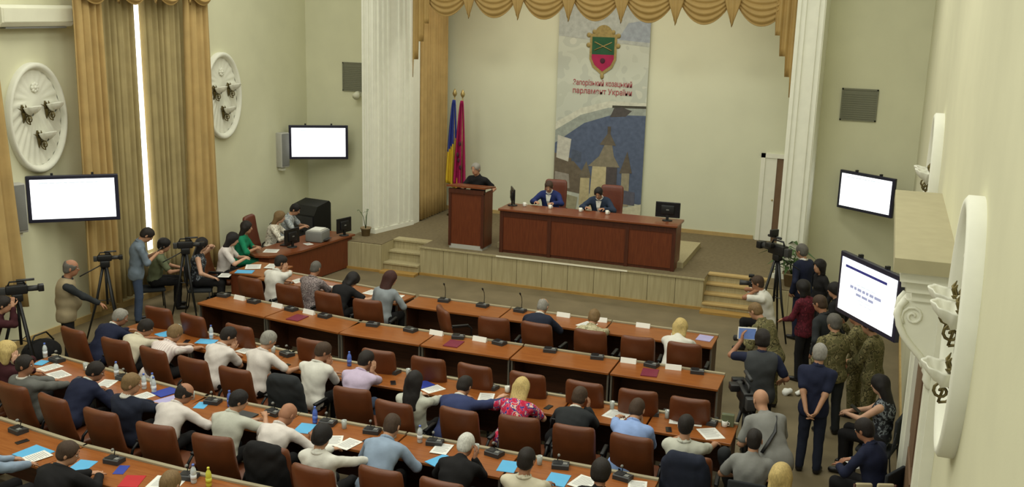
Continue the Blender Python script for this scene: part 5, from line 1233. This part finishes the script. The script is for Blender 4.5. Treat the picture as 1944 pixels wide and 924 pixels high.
# third row
seated('C', -10.78, 12.0, 'grey-haired man in a navy suit at the left end of the third row', 10, -55, jacket=('suit_jacket', 'cloth_navy'), top=('shirt', 'cloth_white', 'long'), hair=('short', 'hair_grey'), skin='skin_b')
seated('C', -10.1, 11.75, 'dark-haired man in a white shirt looking right at blue papers', 12, -50, top=('shirt', 'cloth_cream', 'short'), hair=('short', 'hair_dark'), skin='skin_b')
seated('C', -9.51, 11.68, 'fair-haired person in a striped beige shirt in the third row', 16, -8, top=('shirt', 'cloth_stripe', 'elbow'), hair=('short', 'hair_lightbrown'))
seated('C', -8.76, 11.93, 'dark-haired man in white shirt holding a hand to his face', 16, -38, arms={'R': 'face'}, top=('shirt', 'cloth_pinkwhite', 'short'), hair=('short', 'hair_dark'))
seated('C', -8.11, 12.0, 'grey-haired man in a white shirt beside the man with hand on face', 18, -25, arms={'R': (0.34, 0.63, 0.78)}, top=('shirt', 'cloth_pinkwhite', 'short'), hair=('short', 'hair_grey'), belly=0.02)
seated('C', -7.12, 11.89, 'man in a white shirt before the chair with the black jacket, third row', 18, -40, arms={'R': 'face', 'L': (0.02, 0.60, 0.80)}, top=('shirt', 'cloth_white', 'elbow'), hair=('short', 'hair_brown'), skin='skin_b')
seated('C', -6.39, 11.81, 'dark-haired man in a lilac polo shirt leaning on his hand', 10, -25, arms={'R': 'temple'}, top=('polo_shirt', 'cloth_lilac', 'short'), hair=('short', 'hair_dark'), bottom='cloth_jeans')
seated('C', -5.41, 11.30, 'woman with long black hair in a pale grey blouse', 12, -6, top=('blouse', 'cloth_greyblouse', 'long'), hair=('long', 'hair_black'), fem=True, skin='skin_c')
seated('C', -4.76, 11.47, 'dark-haired man in a blue jacket reaching to his right', 18, -8, arms={'R': (0.52, 0.60, 0.82)}, jacket=('suit_jacket', 'cloth_royal'), top=('shirt', 'cloth_white', 'long'), hair=('short', 'hair_dark'))
seated('C', -4.05, 11.70, 'woman with long blonde hair in a red floral dress', 8, 0, arms={'L': (-0.36, 0.60, 0.84)}, top=('dress', 'cloth_floral', 'short'), hair=('long', 'hair_blond'), fem=True, skin='skin_c', bottom='cloth_maroon')
_, _j = seated('C', -3.28, 11.70, 'dark-haired man in a black suit holding a phone to his ear', 10, -8, arms={'R': 'temple'}, jacket=('suit_jacket', 'cloth_charcoal'), top=('shirt', 'cloth_white', 'long'), hair=('short', 'hair_brown'), skin='skin_b')
seated('C', -2.51, 11.60, 'broad man in a sky-blue shirt with cropped brown hair', 16, -4, arms={'R': 'face', 'L': (-0.30, 0.58, 0.80)}, top=('shirt', 'cloth_blue', 'elbow'), hair=('buzz', 'hair_brown'), belly=0.03, size=1.08)
seated('C', -1.85, 11.30, 'man in a pale shirt with cropped dark hair at the third row end', 14, 0, arms={'R': (0.36, 0.56, 0.78)}, top=('shirt', 'cloth_greyblouse', 'short'), hair=('buzz', 'hair_dark'))
# fourth row
seated('D', -10.98, 10.1, 'blonde woman with pinned-up hair at the left edge of the fourth row', 8, -20, arms={'R': 'temple'}, top=('blouse', 'cloth_wine', 'long'), hair=('bob', 'hair_blond'), fem=True, skin='skin_c')
seated('D', -10.36, 9.80, 'dark-haired man in a grey suit looking right, fourth row', 8, -60, jacket=('suit_jacket', 'cloth_greysuit'), top=('shirt', 'cloth_white', 'long'), hair=('short', 'hair_dark'), skin='skin_b')
seated('D', -9.46, 10.01, 'dark-haired man in a navy suit left of the bottle trio', 8, -55, jacket=('suit_jacket', 'cloth_navy'), top=('shirt', 'cloth_white', 'long'), hair=('short', 'hair_dark'), skin='skin_b')
seated('D', -8.67, 9.82, 'man with light brown hair in a dark navy suit before the bottle trio', 16, -45, jacket=('suit_jacket', 'cloth_darknavy'), top=('shirt', 'cloth_white', 'long'), hair=('short', 'hair_lightbrown'))
seated('D', -7.88, 9.83, 'balding man in a white shirt beside the lilac sheet', 14, -50, arms={'R': (0.34, 0.60, 0.78)}, top=('shirt', 'cloth_pinkwhite', 'elbow'), hair=('ring', 'hair_dark'), skin='skin_b', belly=0.02)
seated('D', -7.13, 9.90, 'dark-haired man in an off-white shirt with folded forearms', 14, -45, arms={'R': (0.22, 0.58, 0.92), 'L': (0.05, 0.58, 0.84)}, top=('shirt', 'cloth_greyblouse', 'short'), hair=('short', 'hair_black'))
seated('D', -6.33, 9.75, 'shaven-headed man in a white shirt bending over the fourth row desk', 32, -15, arms={'R': (0.28, 0.58, 0.78)}, top=('shirt', 'cloth_pinkwhite', 'elbow'), hair=('buzz', 'skin_b'), skin='skin_b')
seated('D', -5.62, 9.31, 'black-haired man in a loose white long-sleeved shirt, fourth row', 18, -8, arms={'R': (0.42, 0.38, 0.76)}, top=('shirt', 'cloth_white', 'long'), hair=('thick', 'hair_black'))
seated('D', -5.03, 9.95, 'man in a pale blue long-sleeved shirt with cropped brown hair', 12, -4, top=('shirt', 'cloth_lightblue', 'long'), hair=('buzz', 'hair_brown'), size=1.08)
seated('D', -4.04, 9.80, 'white-haired person in black resting the head on a hand', 14, -8, arms={'R': 'temple'}, top=('sweater', 'cloth_black', 'long'), hair=('short', 'hair_white'), skin='skin_b')
seated('D', -3.28, 9.70, 'dark-haired person in a cream shirt at the bottom of the fourth row', 14, -4, top=('shirt', 'cloth_cream', 'short'), hair=('short', 'hair_dark'), skin='skin_b')
seated('D', -2.45, 9.75, 'dark-haired head at the bottom edge beside the white cup', 12, 0, top=('sweater', 'cloth_black', 'long'), hair=('thick', 'hair_dark'), skin='skin_b')
# nearest row
seated('E', -8.95, 7.75, 'person in a pale blue shirt cut off by the lower left corner', 16, -20, top=('shirt', 'cloth_lightblue', 'long'), hair=('short', 'hair_brown'))
seated('E', -7.91, 7.93, 'brown-haired man in a dark jacket in the nearest row', 10, -60, arms={'R': (0.16, 0.63, 0.80), 'L': (0.02, 0.63, 0.80)}, jacket=('suit_jacket', 'cloth_black'), top=('shirt', 'cloth_charcoal', 'long'), hair=('short', 'hair_brown'))
seated('E', -6.40, 7.74, 'light brown head of hair just above the bottom edge', 12, 0, top=('shirt', 'cloth_cream', 'short'), hair=('short', 'hair_lightbrown'))
# stage
person((-8.60, 21.38, SH), 172, False, 4, head=(-4, 10, 0), arms={'L': (-0.33, 0.12, 1.08), 'R': (0.22, 0.40, 1.18)}, label='grey-haired person in a black t-shirt standing behind the lectern', top=('t_shirt', 'cloth_black', 'short'), hair=('short', 'hair_grey'), size=1.06)
person((-7.03, 21.98, SH + 0.12), 184, True, 18, head=(6, 20, 0), arms={'L': (-0.20, 0.58, 0.90), 'R': (0.20, 0.58, 0.90)}, label='man in a royal blue suit seated left at the presidium table', jacket=('suit_jacket', 'cloth_royalbright'), top=('shirt', 'cloth_white', 'long'), hair=('short', 'hair_brown'), shirt_front='cloth_white')
person((-5.80, 21.85, SH + 0.12), 182, True, 20, head=(0, 28, 0), arms={'L': (-0.20, 0.54, 0.90), 'R': (0.20, 0.54, 0.90)}, label='man in a slate blue suit seated right at the presidium table', jacket=('suit_jacket', 'cloth_slate'), top=('shirt', 'cloth_white', 'long'), hair=('short', 'hair_black'), shirt_front='cloth_white')
# secretary corner
person((-12.24, 16.70, 0), -62, True, 12, head=(0, 16, 0), arms={'L': (-0.06, 0.42, 0.86), 'R': (0.10, 0.42, 0.86)}, label='dark-haired woman in a pale pink top with papers on her lap', top=('blouse', 'cloth_pinkwhite', 'short'), hair=('long', 'hair_black'), fem=True, skin='skin_c')
person((-12.52, 17.70, 0), -66, True, 8, head=(0, 6, 0), arms={'L': (-0.04, 0.34, 0.84), 'R': (0.12, 0.34, 0.84)}, label='dark-haired woman in a green dress near the secretary table', top=('dress', 'cloth_green', 'elbow'), hair=('long', 'hair_dark'), fem=True, bottom='cloth_green')
person((-12.62, 18.98, 0), -68, True, 14, head=(0, 10, 0), arms={'L': (-0.10, 0.50, 0.82), 'R': (0.16, 0.48, 0.82)}, label='fair-haired secretary in a white printed blouse', top=('blouse', 'cloth_whiteprint', 'long'), hair=('long', 'hair_lightbrown'), fem=True, skin='skin_c')
person((-12.86, 19.95, 0), -72, True, 14, head=(0, 26, 0), arms={'L': (-0.08, 0.44, 0.84), 'R': (0.10, 0.44, 0.84)}, label='dark-haired man in a pale checked shirt looking down beside the secretary', top=('shirt', 'cloth_plaidgrey', 'short'), hair=('short', 'hair_black'))
# press at the left wall
person((-12.10, 12.36, 0), -50, False, 4, head=(0, 8, 0), arms={'R': (0.16, 0.56, 1.02)}, label='balding man in a khaki vest standing at the left wall', top=('shirt', 'cloth_charcoal', 'long'), jacket=('vest', 'cloth_khaki'), hair=('ring', 'hair_greydark'), skin='skin_b', belly=0.04, size=1.06)
person((-12.80, 14.85, 0), -48, False, 8, head=(0, 40, 0), arms={'L': (-0.05, 0.34, 1.22), 'R': (0.06, 0.34, 1.22)}, label='tall man in a denim shirt and jeans looking down at a phone', top=('shirt', 'cloth_denim', 'elbow'), hair=('short', 'hair_dark'), bottom='cloth_jeans', size=1.07)
person((-13.05, 15.62, 0), -46, True, 14, head=(0, 6, 0), arms={'L': (-0.02, 0.48, 0.78), 'R': (0.14, 0.46, 0.76)}, label='dark-haired young man in an olive t-shirt seated by the curtain', top=('t_shirt', 'cloth_olive', 'short'), hair=('thick', 'hair_black'))
person((-12.30, 15.98, 0), -60, True, 4, head=(25, 4, 0), arms={'L': (-0.10, 0.26, 1.22), 'R': (0.22, 0.30, 0.68)}, label='woman in a dark top seated behind a camera by the curtain', top=('blouse', 'cloth_darkprint', 'none'), hair=('long', 'hair_black'), fem=True, skin='skin_c')
person((-12.42, 11.06, 0), -48, False, 20, head=(0, 2, 0), arms={'L': (-0.24, 0.34, 1.34), 'R': (-0.02, 0.38, 1.28)}, hip=0.70, legs={'L': ((-0.12, 0.20, 0.42), (-0.12, -0.04, 0.085)), 'R': ((0.12, 0.20, 0.42), (0.12, -0.04, 0.085))}, label='camera operator in dark red at the left edge', top=('sweater', 'cloth_wine', 'long'), hair=('short', 'hair_dark'))
# press and soldiers at the right wall
person((-1.14, 19.20, 0), 58, False, 2, head=(0, 6, 0), label='short-haired man in a dark navy suit by the right pylon', jacket=('suit_jacket', 'cloth_navy'), top=('shirt', 'cloth_white', 'long'), bottom='cloth_navy', hair=('short', 'hair_greydark'))
person((-0.78, 18.68, 0), 120, False, 2, head=(10, 4, 0), label='dark-haired woman in black beside the man in the navy suit', top=('jacket', 'cloth_black', 'long'), hair=('bob', 'hair_black'), fem=True, size=0.97)
person((-0.90, 16.90, 0), 60, False, 4, head=(0, 8, 0), arms={'L': (-0.14, 0.34, 1.02), 'R': (0.10, 0.34, 1.02)}, label='dark-haired woman in a maroon checked jacket', top=('jacket', 'cloth_plaidred', 'long'), hair=('bob', 'hair_black'), fem=True, size=0.98)
person((-0.42, 17.05, 0), 70, False, 2, head=(0, 8, 0), label='person in black with dark hair behind the maroon jacket', top=('jacket', 'cloth_black', 'long'), hair=('thick', 'hair_black'), size=0.97)
person((-0.52, 15.72, 0), 60, False, 6, head=(0, 18, 0), label='shaven-headed man in dark clothes among the soldiers', top=('jacket', 'cloth_charcoal', 'long'), hair=('buzz', 'hair_brown'), skin='skin_b')
person((-0.34, 14.72, 0), 28, False, 3, head=(15, 6, 0), label='grey-haired soldier in camouflage seen from behind', top=('camouflage_jacket', 'cloth_camo', 'long'), bottom='cloth_charcoal', hair=('short', 'hair_greydark'))
person((0.20, 14.90, 0), 70, False, 4, head=(0, 10, 0), arms={'L': (-0.02, 0.34, 1.02), 'R': (0.06, 0.32, 1.04)}, label='soldier in camouflage with clasped hands under the large screen', top=('camouflage_jacket', 'cloth_camo', 'long'), bottom='cloth_camo', hair=('buzz', 'hair_brown'), size=1.03)
person((-0.02, 15.60, 0), 66, False, 4, head=(0, 8, 0), arms={'R': (0.10, 0.34, 1.42)}, label='soldier in camouflage raising a hand beside the large screen', top=('camouflage_jacket', 'cloth_camo', 'long'), bottom='cloth_camo', hair=('cap', 'cloth_camo'), skin='skin_b', size=0.98)
person((-1.62, 18.22, 0), 95, True, 16, hip=0.50, head=(0, 4, 0), arms={'L': (-0.06, 0.26, 1.02), 'R': (0.10, 0.24, 1.00)}, legs={'L': ((-0.12, 0.40, 0.50), (-0.12, 0.38, 0.09)), 'R': ((0.12, 0.30, 0.09), (0.12, -0.12, 0.09))}, label='crouching photographer in a white shirt aiming a camera', top=('shirt', 'cloth_white', 'short'), hair=('buzz', 'hair_brown'), skin='skin_b', size=1.08)
person((-1.26, 15.38, 0), 62, False, 26, hip=0.84, head=(0, 22, 0), arms={'L': (-0.12, 0.42, 0.98), 'R': (0.10, 0.42, 0.96)}, label='man in camouflage bending over a camera at the second row end', top=('camouflage_jacket', 'cloth_camo', 'long'), hair=('buzz', 'hair_lightbrown'), bottom='cloth_camo')
person((-1.24, 13.48, 0), 12, False, 2, head=(8, 6, 0), arms={'L': (-0.24, 0.34, 1.50), 'R': (0.30, 0.20, 1.02), 'Ld': (0.1, 0.2, 1)}, label='person in a grey vest over navy holding up a tablet', top=('t_shirt', 'cloth_navy', 'short'), jacket=('vest', 'cloth_darkgrey'), hair=('thick', 'hair_dark'), skin='skin_b')
person((-0.50, 13.30, 0), -4, False, 3, head=(6, 8, 0), arms={'L': (-0.06, -0.24, 0.90, (-1, -0.6, 0)), 'R': (0.06, -0.22, 0.92, (1, -0.6, 0)), 'Ld': (0.5, -0.1, -0.8), 'Rd': (-0.5, -0.1, -0.8)}, label='grey-haired man in a navy polo with hands clasped behind his back', top=('polo_shirt', 'cloth_navy', 'short'), bottom='cloth_darknavy', hair=('short', 'hair_grey'), size=1.02)
_b, _bj = person((-0.80, 11.46, 0), 32, False, 44, hip=0.90, head=(0, 4, 0), arms={'L': (-0.16, 0.52, 0.86), 'R': (0.10, 0.50, 0.84)}, label='bald man in a grey t-shirt with a black shoulder strap bending forward', top=('t_shirt', 'cloth_grey', 'short'), bottom='cloth_darkgrey', hair=('none', 'hair_grey'), skin='skin_a')
_s, _f2, _r2, _N, _P = _bj['s'], _bj['f'], _bj['rx'], _bj['neck'], _bj['P']
MB().tube([tuple(_N + _r2 * 0.10 - _s * 0.02 + _f2 * 0.09), tuple(_N + _r2 * 0.10 + _s * 0.03), tuple(_N + _r2 * 0.07 - _f2 * 0.11 - _s * 0.06), tuple(_N - _s * 0.25 - _f2 * 0.145), tuple(_P + _s * 0.14 - _f2 * 0.13 - _r2 * 0.10), tuple(_P + _s * 0.04 - _f2 * 0.08 - _r2 * 0.19)], 0.024, 8, flat=0.35).build('shoulder_strap', 'black_plastic', _b)
person((-1.02, 10.92, 0), 0, True, 8, head=(4, 8, 0), label='man in a grey t-shirt with cropped dark hair seated in the aisle', top=('t_shirt', 'cloth_grey', 'short'), hair=('buzz', 'hair_dark'), size=1.02, arms={'L': (-0.2, 0.35, 0.70), 'R': (0.2, 0.35, 0.70)})
person((0.37, 13.44, 0), 76, True, 0, head=(-10, 14, 0), arms={'L': (-0.06, 0.42, 0.80), 'R': (0.08, 0.42, 0.80)}, label='dark-haired woman in a printed sleeveless top seated at the right wall', top=('blouse', 'cloth_darkprint', 'none'), hair=('long', 'hair_black'), fem=True, skin='skin_c')
person((0.33, 11.78, 0), 60, True, 12, head=(0, 16, 0), arms={'L': (-0.12, 0.40, 0.76), 'R': (0.14, 0.40, 0.76)}, label='dark-haired man in a navy shirt seated at the right wall', top=('shirt', 'cloth_navy', 'long'), hair=('short', 'hair_dark'), skin='skin_b')
person((-0.64, 10.02, 0), 0, True, 8, head=(0, 8, 0), label='blond head at the bottom edge beside the seated grey t-shirt', top=('blouse', 'cloth_black', 'long'), hair=('bob', 'hair_blond'), fem=True, arms={'L': (-0.2, 0.35, 0.70), 'R': (0.2, 0.35, 0.70)})

# ------------------------------------------------------------------ visitor chairs, press gear
VC = {}
def visitor_chair(label, x, y, rot):
    if not VC:
        VC['seat'] = MB().rbox((0, 0.02, 0.44), (0.44, 0.44, 0.06), 0.025).mesh('seat', 'cloth_charcoal')
        VC['backrest'] = MB().rbox((0, -0.24, 0.78), (0.42, 0.045, 0.34), 0.02).mesh('backrest', 'cloth_charcoal')
        for sx in (-1, 1):
            VC['f%d' % sx] = MB().tube([(sx * 0.20, 0.22, 0.01), (sx * 0.20, 0.20, 0.43)], 0.011, 8).mesh('leg', 'black_plastic')
            VC['b%d' % sx] = MB().tube([(sx * 0.20, -0.26, 0.01), (sx * 0.20, -0.20, 0.43), (sx * 0.20, -0.25, 0.80)], 0.011, 8).mesh('leg', 'black_plastic')
    t = thing('visitor_chair', label, 'chair', (x, y, 0), rad(rot), 'black visitor chairs along the aisle')
    for k, n in (('seat', 'seat'), ('backrest', 'backrest'), ('f-1', 'leg'), ('f1', 'leg'), ('b-1', 'leg'), ('b1', 'leg')): obj(n, VC[k], t)
    return t
visitor_chair('black visitor chair of the seated man in the grey t-shirt', -1.02, 10.88, 0)
visitor_chair('black visitor chair of the woman in the printed top', 0.35, 13.42, 76)
visitor_chair('black visitor chair of the navy-shirted man at the wall', 0.31, 11.75, 62)
visitor_chair('black visitor chair of the blond head at the bottom edge', -0.64, 9.98, 0)
visitor_chair('black visitor chair of the woman in green', -12.56, 17.68, -66)
visitor_chair('black visitor chair of the man beside the secretary', -12.90, 19.94, -72)
visitor_chair('black visitor chair of the young man in olive', -13.08, 15.58, -46)
visitor_chair('black visitor chair of the woman behind the camera', -12.24, 15.95, -60)
video_camera('video camera on a tall tripod at the left edge', (-12.25, 11.55, 0), rad(-42), 1.46, 0.45, 0.85)
video_camera('video camera on a tripod beside the man in the khaki vest', (-12.62, 13.86, 0), rad(-48), 1.42, 0.38, 0.66)
video_camera('video camera on a tripod before the seated woman', (-12.20, 15.52, 0), rad(-50), 1.34, 0.30, 0.78)
video_camera('video camera on a high tripod near the right stage steps', (-1.62, 18.95, 0), rad(50), 1.62, 0.42, 1.1, True)
video_camera('low video camera on a tripod at the third row end', (-1.34, 12.80, 0), rad(20), 1.02, 0.30, 1.15)
def photo_camera(label, loc, rot, tilt=0):
    t = thing('photo_camera', label, 'camera', loc, rot); t.rotation_euler = (tilt, 0, rot)
    MB().rbox((0, 0, 0), (0.15, 0.075, 0.11), 0.015).build('camera_body', 'black_plastic', t); MB().rbox((0, 0, 0.07), (0.06, 0.06, 0.05), 0.012).build('viewfinder', 'black_plastic', t)
    MB().tube([(0, 0.03, 0), (0, 0.10, 0), (0, 0.20, 0)], [0.04, 0.042, 0.050], 14).build('lens', 'dark_grey', t); MB().rbox((0, 0.0, 0.14), (0.07, 0.10, 0.06), 0.012).build('flash', 'black_plastic', t)
photo_camera('black photo camera held by the crouching photographer', (-1.98, 18.22, 1.22), rad(95))
photo_camera('black photo camera held by the bending man in camouflage', (-1.72, 15.66, 1.0), rad(62), rad(-15))
def handheld(name, label, cat, loc, rot, size, matn, screen=None):
    t = thing(name, label, cat, loc); t.rotation_euler = rot
    MB().rbox((0, 0, 0), size, 0.006, sm=False).build('case', matn, t)
    if screen: MB().box(-size[0] * 0.44, size[0] * 0.44, -size[1] * 0.5 - 0.002, -size[1] * 0.5, -size[2] * 0.42, size[2] * 0.42).build('display', screen, t)
mat('tablet_screen', (70, 90, 130), 0.3, 0.3, emit=(90, 110, 150), estr=0.5, var=0.3, vscale=12)
handheld('tablet', 'white tablet held up by the person in the grey vest', 'tablet', (-1.50, 13.86, 1.64), (0, 0, rad(12)), (0.26, 0.012, 0.18), 'plate_white', 'tablet_screen')
handheld('phone', 'dark phone held by the tall man in denim', 'phone', (-12.50, 15.12, 1.36), (rad(-50), 0, rad(-48)), (0.08, 0.01, 0.15), 'black_plastic')
handheld('phone', 'dark phone held by the woman at the right wall', 'phone', (0.02, 13.60, 0.88), (rad(-60), 0, rad(72)), (0.08, 0.01, 0.15), 'black_plastic')
def soft_bag(name, label, prims, matn, cat='bag', straps=()):
    V, F = isosurface(prims, 0.02, [(np.array([0, 0, -1.0]), -0.004)], [], 0.006, len(label))
    t = thing(name, label, cat, tuple(np.mean([p[1] for p in prims], 0) * [1, 1, 0])); o = np.array(t.location)
    obj('bag_body', mesh_from('bag_body', V - o, F, [matn]), t)
    for s in straps: MB().tube([tuple(np.array(p) - o) for p in s], 0.014, 6).build('strap', 'black_plastic', t)
    return t
I3 = np.eye(3)
soft_bag('equipment_bag', 'black equipment bag on the floor under the left camera', [prim_e((-12.75, 12.42, 0.18), I3, (0.28, 0.34, 0.22), 0.05)], 'cloth_black', straps=[[(-12.75, 12.15, 0.32), (-12.75, 12.3, 0.5), (-12.75, 12.55, 0.5), (-12.75, 12.7, 0.32)]])
soft_bag('tripod_bag', 'long grey tripod bag leaning beside the chair with the navy jacket', [prim_c((-1.36, 11.16, 1.02), (-1.18, 11.52, 0.10), 0.075, 0.10, 0.03)], 'cloth_charcoal', straps=[[(-1.34, 11.12, 0.95), (-1.16, 11.2, 0.7), (-1.2, 11.4, 0.4)]])
soft_bag('handbag', 'black handbag standing between blonde and black suit', [prim_e((-3.55, 11.62, 0.62), I3, (0.13, 0.10, 0.15), 0.03), prim_c((-3.62, 11.62, 0.50), (-3.48, 11.62, 0.50), 0.07, 0.07, 0.05)], 'cloth_black', straps=[[(-3.62, 11.62, 0.72), (-3.60, 11.62, 0.88), (-3.50, 11.62, 0.88), (-3.48, 11.62, 0.72)]])
sheet('paper_sheet', 'white sheet on the lap of the navy-shirted man', 0.10, 12.25, 40, 0.24, 0.30, 'paper', 0.70); sheet('paper_sheet', 'white sheet on the lap of the woman at the curtain', -11.82, 16.2, 20, 0.22, 0.30, 'paper', 0.70)
bc = thing('wooden_chair', 'beige padded chair at the lower right edge', 'chair', (0.22, 11.28, 0), rad(20))
MB().rbox((0, 0.02, 0.44), (0.46, 0.46, 0.06), 0.025).build('seat', 'cloth_beige', bc)
for sx in (-1, 1):
    MB().rbox((sx * 0.12, -0.24, 0.84), (0.19, 0.05, 0.34), 0.022).build('back_pad', 'cloth_beige', bc)
    MB().tube([(sx * 0.21, 0.22, 0.01), (sx * 0.21, 0.20, 0.43)], 0.014, 8).build('leg', 'dark_frame', bc); MB().tube([(sx * 0.21, -0.26, 0.01), (sx * 0.21, -0.21, 0.43), (sx * 0.225, -0.25, 1.0)], 0.014, 8).build('leg', 'dark_frame', bc)
V, F = isosurface([prim_e((0, 0, 0.05), I3, (0.09, 0.07, 0.05), 0.03), prim_e((0.12, 0.05, 0.035), I3, (0.07, 0.05, 0.035), 0.03)], 0.014, [(np.array([0, 0, -1.0]), -0.002)], [], 0.02, 4)
tag(obj('crumpled_wrapper', mesh_from('crumpled_wrapper', V, F, ['paper']), None, (-1.02, 16.1, 0)), 'crumpled white wrapper on the aisle floor', 'wrapper')

# ------------------------------------------------------------------ phones and drinking glasses among the papers
GL = MB().lathe([(0.026, 0), (0.030, 0.004), (0.034, 0.11), (0.031, 0.11), (0.027, 0.012), (0.002, 0.010)], n=14).mesh('drinking_glass', 'glass_clear')
for r, xs in {'C': [-10.25, -8.3, -6.08, -5.9, -4.3, -3.05, -2.3], 'D': [-10.3, -8.25, -6.0, -5.3, -4.2, -3.4]}.items():
    for i, x in enumerate(xs):
        px, py = rp(r, x, 0.50); o = obj('drinking_glass', GL, None, (px, py, 0.7525)); tag(o, 'empty drinking glass on the %s, %s from the left' % (RN[r], ORD[i]), 'glass', 'drinking glasses on the desks')
PH = MB().rbox((0, 0, 0.006), (0.075, 0.15, 0.011), 0.005, sm=False).mesh('case', 'black_plastic'); PD = MB().box(-0.033, 0.033, -0.066, 0.066, 0.0116, 0.0124).mesh('display', 'monitor_off')
for r, x, dy, rot, lb in (('C', -9.85, 0.18, 20, 'dark phone before the man looking at blue papers'), ('C', -7.9, 0.14, -15, 'dark phone before the grey-haired white shirt'), ('C', -6.15, 0.16, 30, 'dark phone right of the lilac polo'), ('C', -3.85, 0.2, -10, 'dark phone before the blonde in the floral dress'), ('C', -2.2, 0.12, 15, 'dark phone right of the sky-blue shirt'),
                          ('D', -10.2, 0.2, 12, 'dark phone right of the grey suit'), ('D', -6.95, 0.14, 25, 'dark phone before the folded forearms'), ('D', -5.55, 0.30, -20, 'dark phone left of the pale blue shirt'), ('D', -3.55, 0.12, 8, 'dark phone left of the cream shirt'), ('E', -9.25, 0.36, -20, 'dark phone beside the microphone of the nearest row')):
    px, py = rp(r, x, dy); t = thing('phone', lb, 'phone', (px, py, 0.7525), rad(rot)); obj('case', PH, t); obj('display', PD, t)
